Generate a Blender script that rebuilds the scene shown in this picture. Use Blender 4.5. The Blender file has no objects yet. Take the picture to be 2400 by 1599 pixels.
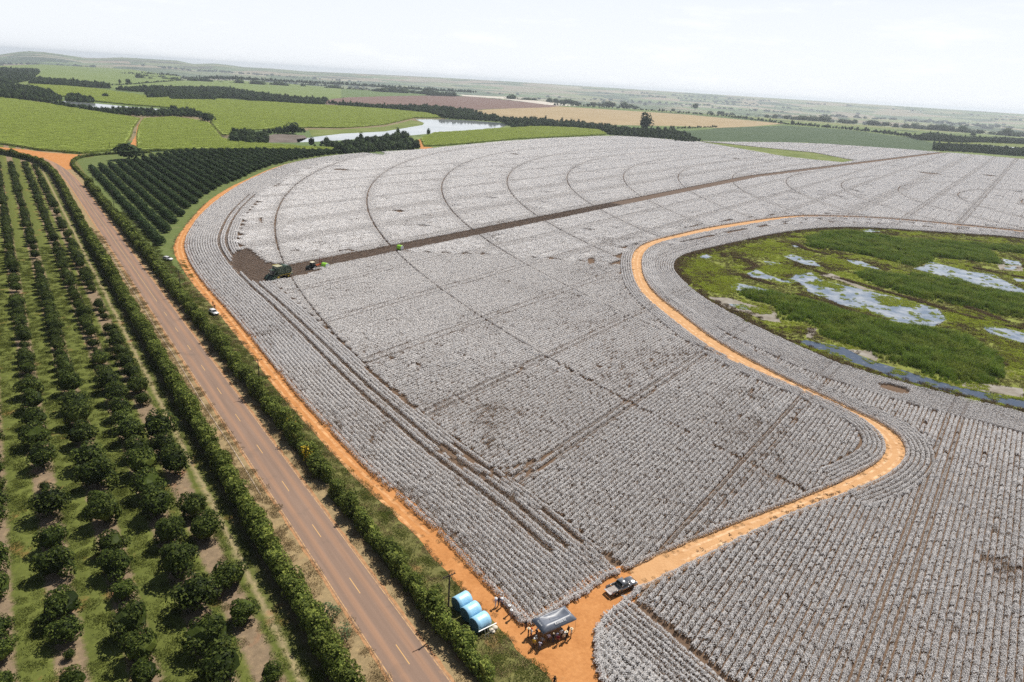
import bpy, bmesh, math, random
import numpy as np
from mathutils import Vector, Matrix, noise as mnoise

random.seed(7)
RNG = np.random.default_rng(7)
SC = bpy.context.scene
COL = SC.collection
R = math.radians

# ---------------------------------------------------------------- camera
CAM_H = 74.0                       # drone height above the road, metres
FPX = 1600.0                       # focal length in pixels of the 2400 px wide frame
HOR0, HORS = 190.5, 0.0632         # horizon height at the middle of the frame, and its slope (roll)
_n = np.array([-HORS, 1.0, -(HOR0 - 799.5) / FPX]); _n /= np.linalg.norm(_n)
_f = np.array([0, 0, 1.0]); _f = _f - _n * (_f @ _n); _f /= np.linalg.norm(_f)
_r = np.cross(_n, _f)
cam_d = bpy.data.cameras.new('camera'); cam = bpy.data.objects.new('camera', cam_d); COL.objects.link(cam)
cam_d.sensor_width = 36.0; cam_d.lens = 36.0 * FPX / 2400.0; cam_d.clip_start = 1.0; cam_d.clip_end = 120000.0
e1 = Vector((_r[0], _f[0], -_n[0])); e2 = Vector((_r[1], _f[1], -_n[1])); e3 = Vector((_r[2], _f[2], -_n[2]))
M = Matrix((e1, -e2, -e3)).transposed().to_4x4(); M.translation = (0, 0, CAM_H)
cam.matrix_world = M
SC.camera = cam

# ---------------------------------------------------------------- sky, sun, exposure
SUN_AZ, SUN_EL = 35.0, 56.0        # azimuth clockwise from +Y, elevation
wld = bpy.data.worlds.new('World'); SC.world = wld; wld.use_nodes = True
nt = wld.node_tree; nt.nodes.clear()
wo = nt.nodes.new('ShaderNodeOutputWorld'); bg = nt.nodes.new('ShaderNodeBackground')
sky = nt.nodes.new('ShaderNodeTexSky'); sky.sky_type = 'NISHITA'; sky.sun_disc = False
sky.sun_elevation = R(SUN_EL); sky.sun_rotation = R(SUN_AZ)
sky.altitude = 600; sky.air_density = 1.0; sky.dust_density = 1.2; sky.ozone_density = 1.0
bg.inputs['Strength'].default_value = 0.05
tcw = nt.nodes.new('ShaderNodeTexCoord')
sep = nt.nodes.new('ShaderNodeSeparateXYZ')
veil = nt.nodes.new('ShaderNodeValToRGB')                     # milky summer haze: thick at the horizon, thin overhead
for e_, (p_, v_) in zip([veil.color_ramp.elements[0], veil.color_ramp.elements[1]], ((0.0, .93), (.80, .03))): e_.position = p_; e_.color = (v_, v_, v_, 1)
for p_, v_ in ((.11, .84), (.21, .26), (.40, .07)):
    e_ = veil.color_ramp.elements.new(p_); e_.color = (v_, v_, v_, 1)
mpw = nt.nodes.new('ShaderNodeMapping'); mpw.inputs['Scale'].default_value = (1.0, 1.0, 5.0)
nzw = nt.nodes.new('ShaderNodeTexNoise'); nzw.inputs['Scale'].default_value = 7.0; nzw.inputs['Detail'].default_value = 8; nzw.inputs['Roughness'].default_value = .62
rpw = nt.nodes.new('ShaderNodeValToRGB'); rpw.color_ramp.elements[0].position = .53; rpw.color_ramp.elements[1].position = .80
mxw = nt.nodes.new('ShaderNodeMix'); mxw.data_type = 'RGBA'
mxc = nt.nodes.new('ShaderNodeMix'); mxc.data_type = 'RGBA'
mlw = nt.nodes.new('ShaderNodeMath'); mlw.operation = 'MULTIPLY'; mlw.inputs[1].default_value = 0.45
L = nt.links.new
L(tcw.outputs['Generated'], sep.inputs[0]); L(sep.outputs[2], veil.inputs['Fac'])
L(tcw.outputs['Generated'], mpw.inputs['Vector']); L(mpw.outputs[0], nzw.inputs['Vector']); L(nzw.outputs['Fac'], rpw.inputs['Fac'])
L(veil.outputs['Color'], mxw.inputs['Factor']); L(sky.outputs[0], mxw.inputs[6]); mxw.inputs[7].default_value = (16.6, 17.2, 18.0, 1)
L(rpw.outputs['Color'], mlw.inputs[0]); L(mlw.outputs[0], mxc.inputs['Factor']); L(mxw.outputs[2], mxc.inputs[6]); mxc.inputs[7].default_value = (19.4, 19.5, 19.6, 1)
L(mxc.outputs[2], bg.inputs['Color']); L(bg.outputs[0], wo.inputs['Surface'])
sun_d = bpy.data.lights.new('sun', 'SUN'); sun_d.energy = 5.0; sun_d.angle = R(0.55); sun_d.color = (1.0, 0.955, 0.88)
sun = bpy.data.objects.new('sun', sun_d); COL.objects.link(sun)
sd = Vector((math.sin(R(SUN_AZ)) * math.cos(R(SUN_EL)), math.cos(R(SUN_AZ)) * math.cos(R(SUN_EL)), math.sin(R(SUN_EL))))
sun.rotation_euler = sd.to_track_quat('Z', 'Y').to_euler()
SC.view_settings.view_transform = 'Standard'; SC.view_settings.look = 'None'
SC.view_settings.exposure = 0.30; SC.view_settings.gamma = 1.0; SC.view_settings.use_curve_mapping = False
SC.render.engine = 'CYCLES'
SC.cycles.max_bounces = 5; SC.cycles.diffuse_bounces = 3; SC.cycles.glossy_bounces = 2; SC.cycles.transmission_bounces = 3
SC.cycles.volume_bounces = 0; SC.cycles.transparent_max_bounces = 6
SC.cycles.use_adaptive_sampling = False
SC.cycles.use_denoising = False; SC.cycles.denoiser = 'OPENIMAGEDENOISE'; SC.cycles.denoising_prefilter = 'ACCURATE'
SC.cycles.caustics_reflective = False; SC.cycles.caustics_refractive = False

HAZE = 7.0e-5
# ---------------------------------------------------------------- surveying helpers
def PX(pts, z=0.0):
    """points of the photograph's survey grid -> plan position on the level z"""
    P = np.atleast_2d(np.asarray(pts, float))
    r = np.c_[P[:, 0] - 1200.0, P[:, 1] - 799.5, np.full(len(P), FPX)]
    q = r * ((CAM_H - z) / (r @ _n))[:, None]
    return np.c_[q @ _r, q @ _f]
def P1(x, y, z=0.0): return PX([(x, y)], z)[0]
def toPX(w):
    w = np.atleast_2d(np.asarray(w, float))
    c = w[:, 0:1] * _r + w[:, 1:2] * _f + (CAM_H - w[:, 2:3]) * _n
    return np.c_[1200 + FPX * c[:, 0] / c[:, 2], 799.5 + FPX * c[:, 1] / c[:, 2]]
ROAD_AZ = R(-36.95); RU = np.array([math.sin(ROAD_AZ), math.cos(ROAD_AZ)]); RV = np.array([RU[1], -RU[0]])
def RF(s, p):                       # road frame: s along the road, p across it
    s = np.asarray(s, float)[..., None]; p = np.asarray(p, float)[..., None]
    return s * RU + p * RV
ROW_AZ = R(35.9); WU = np.array([math.sin(ROW_AZ), math.cos(ROW_AZ)]); WV = np.array([WU[1], -WU[0]])

def inside(P, poly):
    P = np.asarray(P); x, y = P[:, 0], P[:, 1]; c = np.zeros(len(P), bool)
    a = np.asarray(poly); b = np.roll(a, -1, 0)
    for (x0, y0), (x1, y1) in zip(a, b):
        if y0 == y1: continue
        m = ((y0 > y) != (y1 > y)); c ^= m & (x < (x1 - x0) * (y - y0) / (y1 - y0) + x0)
    return c
def distline(P, line, closed=False):
    P = np.asarray(P); a = np.asarray(line, float); b = np.roll(a, -1, 0)
    if not closed: a, b = a[:-1], b[:-1]
    d = np.full(len(P), 1e9)
    for p, q in zip(a, b):
        e = q - p; l = e @ e
        if l < 1e-9: continue
        t = np.clip(((P - p) @ e) / l, 0, 1)
        d = np.minimum(d, np.hypot(*(P - p - t[:, None] * e).T))
    return d
def densify(line, step, closed=False):
    a = np.asarray(line, float); out = []
    n = len(a) if closed else len(a) - 1
    for i in range(n):
        p, q = a[i], a[(i + 1) % len(a)]; k = max(1, int(np.hypot(*(q - p)) / step))
        out += [p + (q - p) * j / k for j in range(k)]
    if not closed: out.append(a[-1])
    return np.array(out)
def resample(line, step):
    a = np.asarray(line, float); acc = np.concatenate([[0], np.cumsum(np.hypot(*np.diff(a, axis=0).T))]); n = max(2, int(round(acc[-1] / step)) + 1)
    t = np.linspace(0, acc[-1], n); return np.c_[np.interp(t, acc, a[:, 0]), np.interp(t, acc, a[:, 1])]
def smooth(line, it=2, closed=False):
    a = np.asarray(line, float)
    for _ in range(it):
        b = np.roll(a, -1, 0)
        if closed: a = np.stack([.75 * a + .25 * b, .25 * a + .75 * b], 1).reshape(-1, 2)
        else:
            m = np.stack([.75 * a[:-1] + .25 * a[1:], .25 * a[:-1] + .75 * a[1:]], 1).reshape(-1, 2)
            a = np.vstack([a[:1], m, a[-1:]])
    return a
def rough(line, step, amp, closed=True, freq=.35):
    a = densify(line, step, closed); o = []
    for x, y in a:
        w = mnoise.noise_vector((x * freq, y * freq, 3.1)) + .5 * mnoise.noise_vector((x * freq * 3.1, y * freq * 3.1, 9.1))
        o.append((x + amp * w[0], y + amp * w[1]))
    return np.array(o)
def fnoise(P, freq, seed=0.0):
    return np.array([mnoise.noise((x * freq, y * freq, seed)) for x, y in np.asarray(P)[:, :2]])

# ---------------------------------------------------------------- object helpers
def tag(o, label=None, cat=None, group=None, kind=None):
    if label: o['label'] = label
    if cat: o['category'] = cat
    if group: o['group'] = group
    if kind: o['kind'] = kind
    return o
def link(name, me, m=None, parent=None):
    o = bpy.data.objects.new(name, me); COL.objects.link(o)
    if m is not None and me is not None and len(me.materials) == 0: me.materials.append(m)
    if parent is not None: o.parent = parent
    return o
def empty(name, loc=(0, 0, 0), rz=0.0):
    o = bpy.data.objects.new(name, None); COL.objects.link(o); o.location = loc; o.rotation_euler = (0, 0, rz)
    o.empty_display_size = .3
    return o
def mesh_np(name, V, F, mats=None, midx=None, smooth_=False):
    """V (n,3); F (m,k) equal-sized faces or list of arrays"""
    me = bpy.data.meshes.new(name)
    Fs = F if isinstance(F, list) else [F]
    Fs = [np.asarray(f) for f in Fs if len(f)]
    V = np.asarray(V, np.float32)
    me.vertices.add(len(V)); me.vertices.foreach_set('co', V.ravel())
    nl = sum(f.size for f in Fs); npol = sum(len(f) for f in Fs)
    me.loops.add(nl); me.polygons.add(npol)
    me.loops.foreach_set('vertex_index', np.concatenate([f.ravel() for f in Fs]).astype(np.int32))
    tot = np.concatenate([np.full(len(f), f.shape[1]) for f in Fs]).astype(np.int32)
    st = np.zeros(npol, np.int32); st[1:] = np.cumsum(tot)[:-1]
    me.polygons.foreach_set('loop_start', st)
    try: me.polygons.foreach_set('loop_total', tot)
    except Exception: pass
    for m in (mats or []): me.materials.append(m)
    if midx is not None: me.polygons.foreach_set('material_index', np.asarray(midx, np.int32))
    me.polygons.foreach_set('use_smooth', np.full(npol, smooth_))
    me.update(calc_edges=True); me.validate()
    return me
def sheet(name, poly, z, m, kind='structure', label=None, cat=None, thick=None):
    """flat outline as a level sheet (or a slab with its sides, when thick is given)"""
    bm = bmesh.new(); vs = [bm.verts.new((x, y, z)) for x, y in poly]
    f = bm.faces.new(vs); f.normal_update()
    if f.normal.z < 0: f.normal_flip()
    if thick:
        lo = [bm.verts.new((x, y, z - thick)) for x, y in poly]; k = len(vs)
        for i in range(k):
            bm.faces.new((vs[i], vs[(i + 1) % k], lo[(i + 1) % k], lo[i]))
        bmesh.ops.recalc_face_normals(bm, faces=bm.faces)
    bmesh.ops.triangulate(bm, faces=bm.faces[:])
    me = bpy.data.meshes.new(name); bm.to_mesh(me); bm.free()
    return tag(link(name, me, m), label, cat, None, kind)

def scatter(name, pts, rot, scl, pick, protos, label, cat, kind='stuff'):
    """many small plants as ONE object: points that carry turn, size and variant"""
    n = len(pts); me = bpy.data.meshes.new(name)
    me.vertices.add(n); me.vertices.foreach_set('co', np.asarray(pts, np.float32).ravel())
    rot = np.asarray(rot, np.float32); scl = np.asarray(scl, np.float32)
    if rot.ndim == 1: rot = np.c_[np.zeros(n), np.zeros(n), rot].astype(np.float32)
    if scl.ndim == 1: scl = np.c_[scl, scl, scl].astype(np.float32)
    a = me.attributes.new('turn', 'FLOAT_VECTOR', 'POINT'); a.data.foreach_set('vector', rot.ravel())
    a = me.attributes.new('size', 'FLOAT_VECTOR', 'POINT'); a.data.foreach_set('vector', scl.ravel())
    a = me.attributes.new('pick', 'INT', 'POINT'); a.data.foreach_set('value', np.asarray(pick, np.int32))
    o = link(name, me)
    key = 'protos_' + '_'.join(p.name for p in protos)[:40]
    c = bpy.data.collections.get(key)
    if c is None:
        c = bpy.data.collections.new(key)
        for p in protos: c.objects.link(p)
    g = bpy.data.node_groups.new(name + '_nodes', 'GeometryNodeTree')
    g.interface.new_socket('Geometry', in_out='INPUT', socket_type='NodeSocketGeometry')
    g.interface.new_socket('Geometry', in_out='OUTPUT', socket_type='NodeSocketGeometry')
    gi = g.nodes.new('NodeGroupInput'); go = g.nodes.new('NodeGroupOutput')
    ci = g.nodes.new('GeometryNodeCollectionInfo'); ci.inputs['Collection'].default_value = c
    ci.inputs['Separate Children'].default_value = True; ci.inputs['Reset Children'].default_value = True
    ip = g.nodes.new('GeometryNodeInstanceOnPoints'); ip.inputs['Pick Instance'].default_value = True
    def na(nm, ty):
        q = g.nodes.new('GeometryNodeInputNamedAttribute'); q.data_type = ty; q.inputs['Name'].default_value = nm
        return q.outputs['Attribute']
    g.links.new(gi.outputs[0], ip.inputs['Points']); g.links.new(ci.outputs[0], ip.inputs['Instance'])
    g.links.new(na('pick', 'INT'), ip.inputs['Instance Index'])
    er = g.nodes.new('FunctionNodeEulerToRotation'); g.links.new(na('turn', 'FLOAT_VECTOR'), er.inputs[0]); g.links.new(er.outputs[0], ip.inputs['Rotation'])
    g.links.new(na('size', 'FLOAT_VECTOR'), ip.inputs['Scale'])
    g.links.new(ip.outputs[0], go.inputs[0])
    md = o.modifiers.new('plants', 'NODES'); md.node_group = g
    return tag(o, label, cat, None, kind)
def proto(name, me): return bpy.data.objects.new(name, me)

# ---------------------------------------------------------------- material helpers
class NT:
    def __init__(s, name, rough=.9, spec=.2):
        s.m = bpy.data.materials.new(name); s.m.use_nodes = True; s.t = s.m.node_tree
        s.b = s.t.nodes['Principled BSDF']; s.b.inputs['Roughness'].default_value = rough
        s.b.inputs['Specular IOR Level'].default_value = spec; s._o = None
    def n(s, ty, **k):
        q = s.t.nodes.new(ty)
        for a, v in k.items(): setattr(q, a, v)
        return q
    def l(s, a, b): s.t.links.new(a, b)
    def obj(s):
        if s._o is None: s._o = s.n('ShaderNodeTexCoord').outputs['Object']
        return s._o
    def mapped(s, scale=(1, 1, 1), rot=(0, 0, 0), loc=(0, 0, 0), src=None):
        if rot != (0, 0, 0) and scale != (1, 1, 1): src = s.mapped((1, 1, 1), rot, (0, 0, 0), src); rot = (0, 0, 0)   # turn first, then stretch
        q = s.n('ShaderNodeMapping'); q.inputs['Scale'].default_value = scale; q.inputs['Rotation'].default_value = rot; q.inputs['Location'].default_value = loc
        s.l(src or s.obj(), q.inputs['Vector']); return q.outputs[0]
    def noise(s, scale, detail=4, rough=.6, src=None, out='Fac', dist=0):
        q = s.n('ShaderNodeTexNoise'); q.inputs['Scale'].default_value = scale; q.inputs['Detail'].default_value = detail
        q.inputs['Roughness'].default_value = rough; q.inputs['Distortion'].default_value = dist
        s.l(src or s.obj(), q.inputs['Vector']); return q.outputs[out]
    def vor(s, scale, src=None, out='Color', rnd=1.0):
        q = s.n('ShaderNodeTexVoronoi'); q.inputs['Scale'].default_value = scale; q.inputs['Randomness'].default_value = rnd
        s.l(src or s.obj(), q.inputs['Vector']); return q.outputs[out]
    def ramp(s, fac, stops, interp='LINEAR'):
        q = s.n('ShaderNodeValToRGB'); e = q.color_ramp.elements; q.color_ramp.interpolation = interp
        stops = sorted(stops, key=lambda a: a[0])
        while len(e) < len(stops): e.new(.5)
        for i, (p, c) in enumerate(stops):
            e[i].position = p; e[i].color = (*c, 1) if len(c) == 3 else c
        s.l(fac, q.inputs['Fac']); return q.outputs['Color']
    def mix(s, fac, a, b, mode='MIX'):
        q = s.n('ShaderNodeMix', data_type='RGBA', blend_type=mode)
        for v, i in ((fac, 0), (a, 6), (b, 7)):
            if isinstance(v, (int, float)): q.inputs[i].default_value = v
            elif isinstance(v, tuple): q.inputs[i].default_value = (*v, 1)
            else: s.l(v, q.inputs[i])
        return q.outputs[2]
    def math(s, op, a, b=0.0, c=None):
        q = s.n('ShaderNodeMath', operation=op)
        for i, v in enumerate((a, b) if c is None else (a, b, c)):
            if isinstance(v, (int, float)): q.inputs[i].default_value = v
            else: s.l(v, q.inputs[i])
        return q.outputs[0]
    def xyz(s, src=None):
        q = s.n('ShaderNodeSeparateXYZ'); s.l(src or s.obj(), q.inputs[0]); return q.outputs
    def color(s, c):
        if isinstance(c, tuple): s.b.inputs['Base Color'].default_value = (*c, 1)
        else: s.l(c, s.b.inputs['Base Color'])
        return s
    def bump(s, h, strength=.5, dist=.05):
        q = s.n('ShaderNodeBump'); q.inputs['Strength'].default_value = strength; q.inputs['Distance'].default_value = dist
        s.l(h, q.inputs['Height']); s.l(q.outputs[0], s.b.inputs['Normal']); return s
def plain(name, c, rough=.7, spec=.3, metal=0.0, var=.12, scale=3.0):
    """painted or moulded surface: one colour with slight wear"""
    s = NT(name, rough, spec); s.b.inputs['Metallic'].default_value = metal
    n = s.noise(scale, 5, .65)
    d = tuple(max(0, x * (1 - var * 1.6)) for x in c); l = tuple(min(1, x * (1 + var)) for x in c)
    s.color(s.ramp(n, [(.3, d), (.7, l)])); s.bump(n, .08, .01)
    return s.m
def leafy(name, dark, mid, light, rough=.62, trans=.25, obj_var=.35):
    """foliage: each leaf its own tone, each plant a little lighter or darker"""
    s = NT(name, rough, .08)
    ri = s.n('ShaderNodeNewGeometry').outputs['Random Per Island']
    c = s.ramp(ri, [(0, dark), (.55, mid), (1, light)])
    oi = s.n('ShaderNodeObjectInfo').outputs['Random']
    f = s.math('MULTIPLY_ADD', oi, obj_var, 1 - obj_var * .5)
    q = s.n('ShaderNodeVectorMath', operation='SCALE'); s.l(c, q.inputs[0]); s.l(f, q.inputs['Scale'])
    s.l(q.outputs[0], s.b.inputs['Base Color'])
    if trans:
        t = s.n('ShaderNodeBsdfTranslucent'); s.l(q.outputs[0], t.inputs['Color'])
        mx = s.n('ShaderNodeMixShader'); mx.inputs[0].default_value = trans
        s.l(s.b.outputs[0], mx.inputs[1]); s.l(t.outputs[0], mx.inputs[2])
        s.l(mx.outputs[0], s.t.nodes['Material Output'].inputs['Surface'])
    return s.m

# ---------------------------------------------------------------- leaf and blade clouds
def unit(v): return v / np.maximum(np.linalg.norm(v, axis=1, keepdims=True), 1e-9)
def leaves(C, Nrm, length, width, rng):
    """diamond leaves centred on C facing Nrm"""
    n = len(C); t = unit(np.cross(Nrm, rng.normal(size=(n, 3)))); b = np.cross(Nrm, t)
    l = np.broadcast_to(length, n)[:, None]; w = np.broadcast_to(width, n)[:, None]
    V = np.stack([C - t * l, C + b * w, C + t * l, C - b * w], 1).reshape(-1, 3)
    return V, np.arange(4 * n).reshape(-1, 4)
def octas(C, r, rng, flat=1.0):
    n = len(C); d = np.array([[1, 0, 0], [-1, 0, 0], [0, 1, 0], [0, -1, 0], [0, 0, 1], [0, 0, -1]], float)
    ang = rng.uniform(0, 6.28, n); r = np.broadcast_to(r, n)
    D = np.tile(d, (n, 1, 1)) * rng.uniform(.75, 1.25, (n, 6, 1)); D[:, :, 2] *= flat
    c, s = np.cos(ang)[:, None], np.sin(ang)[:, None]
    D = np.stack([D[..., 0] * c - D[..., 1] * s, D[..., 0] * s + D[..., 1] * c, D[..., 2]], -1)
    V = (C[:, None] + D * r[:, None, None]).reshape(-1, 3)
    f = np.array([[0, 2, 4], [2, 1, 4], [1, 3, 4], [3, 0, 4], [2, 0, 5], [1, 2, 5], [3, 1, 5], [0, 3, 5]])
    F = (np.arange(n)[:, None, None] * 6 + f).reshape(-1, 3)
    return V, F
def blades(B, h, w, lean, rng, bend=.5):
    """upright grass or reed blades from base points B"""
    n = len(B); a = rng.uniform(0, 6.28, n); d = np.c_[np.cos(a), np.sin(a), np.zeros(n)]
    sd_ = np.c_[-np.sin(a), np.cos(a), np.zeros(n)]
    h = np.broadcast_to(h, n)[:, None]; w = np.broadcast_to(w, n)[:, None]; ln = np.broadcast_to(lean, n)[:, None] * h
    mid = B + d * ln * (1 - bend) * .5 + np.array([0, 0, 1]) * h * .6
    top = B + d * ln + np.array([0, 0, 1]) * h * (1 - .25 * ln / np.maximum(h, 1e-6))
    V = np.stack([B - sd_ * w, B + sd_ * w, mid + sd_ * w * .8, mid - sd_ * w * .8, top], 1).reshape(-1, 3)
    i = np.arange(n)[:, None] * 5
    return V, [np.hstack([i, i + 1, i + 2, i + 3]), np.hstack([i + 3, i + 2, i + 4])]
class Pile:
    """collects pieces of several materials into one mesh"""
    def __init__(s): s.V = []; s.F = {}; s.n = 0
    def add(s, V, F, m=0):
        for f in (F if isinstance(F, list) else [F]):
            s.F.setdefault((f.shape[1], m), []).append(f + s.n)
        s.V.append(np.asarray(V, float)); s.n += len(V); return s
    def mesh(s, name, mats, smooth_=False):
        Fs, mi = [], []
        for (k, m), fl in s.F.items():
            f = np.concatenate(fl); Fs.append(f); mi += [m] * len(f)
        return mesh_np(name, np.concatenate(s.V), Fs, mats, mi, smooth_)
def tube(path, radii, sides=8):
    """tapered tube along a path, ends closed by a fan"""
    path = np.asarray(path, float); k = len(path); V = []
    for i, p in enumerate(path):
        t = path[min(i + 1, k - 1)] - path[max(i - 1, 0)]; t = t / (np.linalg.norm(t) + 1e-9)
        a = np.cross(t, [0, 0, 1.0] if abs(t[2]) < .9 else [1.0, 0, 0]); a /= np.linalg.norm(a); b = np.cross(t, a)
        for j in range(sides):
            th = 2 * math.pi * j / sides; V.append(p + radii[i] * (math.cos(th) * a + math.sin(th) * b))
    F = []
    for i in range(k - 1):
        for j in range(sides):
            j2 = (j + 1) % sides; F.append((i * sides + j, i * sides + j2, (i + 1) * sides + j2, (i + 1) * sides + j))
    V += [path[0], path[-1]]; n = k * sides
    T = [(j, n, (j + 1) % sides) for j in range(sides)] + [((k - 1) * sides + j, (k - 1) * sides + (j + 1) % sides, n + 1) for j in range(sides)]
    return np.array(V), [np.array(F), np.array(T)]
def box(c, s, rz=0.0, taper=1.0):
    x, y, z = (np.array(s) / 2); d = []
    for dz in (-1, 1):
        k = taper if dz > 0 else 1.0
        for dx, dy in ((-1, -1), (1, -1), (1, 1), (-1, 1)): d.append((dx * x * k, dy * y * k, dz * z))
    d = np.array(d); cc, ss = math.cos(rz), math.sin(rz)
    d = np.c_[d[:, 0] * cc - d[:, 1] * ss, d[:, 0] * ss + d[:, 1] * cc, d[:, 2]] + np.array(c)
    return d, np.array([[3, 2, 1, 0], [4, 5, 6, 7], [0, 1, 5, 4], [1, 2, 6, 5], [2, 3, 7, 6], [3, 0, 4, 7]])
def bevelled(me, w, seg=2):
    bm = bmesh.new(); bm.from_mesh(me)
    bmesh.ops.remove_doubles(bm, verts=bm.verts, dist=1e-5)
    bmesh.ops.bevel(bm, geom=[e for e in bm.edges if e.is_manifold and e.calc_face_angle(0) > .5], offset=w, segments=seg, affect='EDGES', clamp_overlap=True)
    bm.to_mesh(me); bm.free(); return me

# ================================================================ FIGURES (shaped once, dressed one by one further down)
def skin_mesh(name, joints, edges, root, sub=2):
    me = bpy.data.meshes.new(name + '_sk'); me.from_pydata([j[0] for j in joints], edges, []); o = bpy.data.objects.new(name + '_sk', me); COL.objects.link(o)
    m = o.modifiers.new('skin', 'SKIN'); m.use_smooth_shade = True
    for i, j in enumerate(joints):
        r_ = j[1] if isinstance(j[1], tuple) else (j[1], j[1]); me.skin_vertices[0].data[i].radius = r_; me.skin_vertices[0].data[i].use_root = (i == root)
    o.modifiers.new('sub', 'SUBSURF').levels = sub; o.modifiers['sub'].render_levels = sub
    dg = bpy.context.evaluated_depsgraph_get(); out = bpy.data.meshes.new_from_object(o.evaluated_get(dg)); out.name = name
    bpy.data.objects.remove(o); return out
def person_mesh(name, lhand, rhand, stride=.06, lean=0.0):
    """x right, y forward, z up; hands given as wrist points, elbows bend between"""
    J = []; E = []
    def j(p, r_, to=None):
        J.append((p, r_)); i = len(J) - 1
        if to is not None: E.append((to, i))
        return i
    pel = j((0, 0, .95), (.15, .11)); wst = j((0, lean * .3, 1.10), (.14, .10), pel); che = j((0, lean * .7, 1.32), (.165, .115), wst); nb = j((0, lean, 1.47), (.08, .075), che)
    nk = j((0, lean + .01, 1.53), .055, nb); hd = j((0, lean + .03, 1.62), (.078, .095), nk); ht = j((0, lean + .02, 1.71), (.065, .08), hd)
    for sx, hand in ((-1, lhand), (1, rhand)):
        sh_ = j((sx * .175, lean, 1.43), .062, che); el_ = (np.array([sx * .2, lean, 1.43]) + np.array(hand)) / 2 + np.array([sx * .06, -.05, -.03])
        e_ = j(tuple(el_), .046, sh_); w_ = j(tuple(hand), .034, e_); d = np.array(hand) - el_; d = d / np.linalg.norm(d); sd_ = np.cross(d, (0, 1, 0.2)); sd_ /= np.linalg.norm(sd_)
        pm = j(tuple(np.array(hand) + d * .08), (.038, .022), w_)
        for k, (off, ln) in enumerate(((-.030, .075), (-.010, .088), (.010, .083), (.029, .066))):
            b_ = np.array(hand) + d * .10 + sd_ * off; f1 = j(tuple(b_ + d * ln * .5), .0095, pm); j(tuple(b_ + d * ln + np.array([0, .02, 0])), .008, f1)
        t1 = j(tuple(np.array(hand) + d * .05 - sd_ * .045 + np.array([0, .02, 0])), .011, pm); j(tuple(np.array(hand) + d * .09 - sd_ * .06 + np.array([0, .03, 0])), .009, t1)
        hp = j((sx * .095, 0, .88), (.088, .085), pel); kn = j((sx * .105, sx * stride * .6 + .02, .49), .060, hp); ak = j((sx * .11, sx * stride, .09), .042, kn)
        hl_ = j((sx * .11, sx * stride - .04, .045), .042, ak); j((sx * .12, sx * stride + .15, .035), (.042, .033), hl_)
    me = skin_mesh(name, J, E, 0)
    co = np.array([v.co[:] for v in me.vertices]); mi = []
    for p in me.polygons:
        c = np.mean(co[list(p.vertices)], axis=0); z = c[2]; ax_ = abs(c[0])
        reach = min(np.linalg.norm(c - np.array(lhand)), np.linalg.norm(c - np.array(rhand)))
        if z < .10: m_ = 4
        elif reach < .27 and z > .6 and ax_ > .12 and not (z > 1.2 and ax_ < .2): m_ = 0
        elif z < .97 and ax_ < .24: m_ = 2
        elif z < 1.50: m_ = 1
        elif z > 1.665 or (z > 1.56 and c[1] < lean - .005): m_ = 3
        else: m_ = 0
        mi.append(m_)
    me.materials.clear()
    for _ in range(5): me.materials.append(None)
    me.polygons.foreach_set('material_index', np.array(mi, np.int32)); me.update(); return me
POSE = [person_mesh('person_body', (-.27, .03, .88), (.27, .03, .88)), person_mesh('person_body', (-.26, .05, .88), (.20, .30, 1.22), .04), person_mesh('person_body', (-.18, .24, 1.12), (.18, .24, 1.12), .05), person_mesh('person_body', (-.25, .16, .92), (.26, -.12, .90), .20, .03)]
def text_mesh(s, size, depth=.004):
    c = bpy.data.curves.new('txt', 'FONT'); c.body = s; c.size = size; c.extrude = depth; c.align_x = 'CENTER'; c.align_y = 'CENTER'; c.resolution_u = 2
    o = bpy.data.objects.new('txt', c); COL.objects.link(o); dg = bpy.context.evaluated_depsgraph_get(); me = bpy.data.meshes.new_from_object(o.evaluated_get(dg)); bpy.data.objects.remove(o); return me

# ================================================================ THE SETTING
# ---------------------------------------------------------------- ground: level near the drone, rolling country to the horizon
SKY_X = [-400, 0, 35, 70, 110, 150, 205, 240, 290, 350, 420, 455, 505, 540, 570, 640, 714, 860, 1020, 1200, 1530, 1836, 2142, 2400, 2900]
SKY_Y = [106, 125, 122, 119, 122, 127, 134, 135, 134.5, 138, 142, 149, 148.5, 152, 156, 160, 166, 173, 181, 190, 207, 226, 245, 266, 300]
_hx = np.array(SKY_X, float); _hor = HOR0 + HORS * (_hx - 1200)
_pd = np.maximum(np.array(SKY_Y) - _hor, .8)
_az = np.array([math.atan2(*PX([(x, h + 40)])[0]) for x, h in zip(_hx, _hor)])
RIDGE, VALLEY = 13000.0, -62.0
def sstep(x, a, b): t = np.clip((x - a) / (b - a), 0, 1); return t * t * (3 - 2 * t)
def ground_z(r, a):
    """level upland, then a broad lower plain, then the rise to the skyline"""
    pd = np.interp(a, _az, _pd, left=12, right=2)
    zf = CAM_H - pd * RIDGE / FPX
    t1 = sstep(r, 2700, 5200); t2 = sstep(r, 7600, RIDGE); t3 = sstep(r, RIDGE, 17000)
    X, Y = r * np.sin(a), r * np.cos(a)
    und = np.array([mnoise.noise((x / 2600, y / 1300, 1.7)) + .5 * mnoise.noise((x / 1000, y / 600, 5.7)) for x, y in zip(np.ravel(X), np.ravel(Y))]).reshape(np.shape(X))
    zv = np.minimum(VALLEY, CAM_H - (pd + 10) * 8000 / FPX)
    return zv * t1 * (1 - t2) + zf * t2 - 120 * t3 + und * 26 * t1 * (1 - sstep(r, 8500, 12500))
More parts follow.
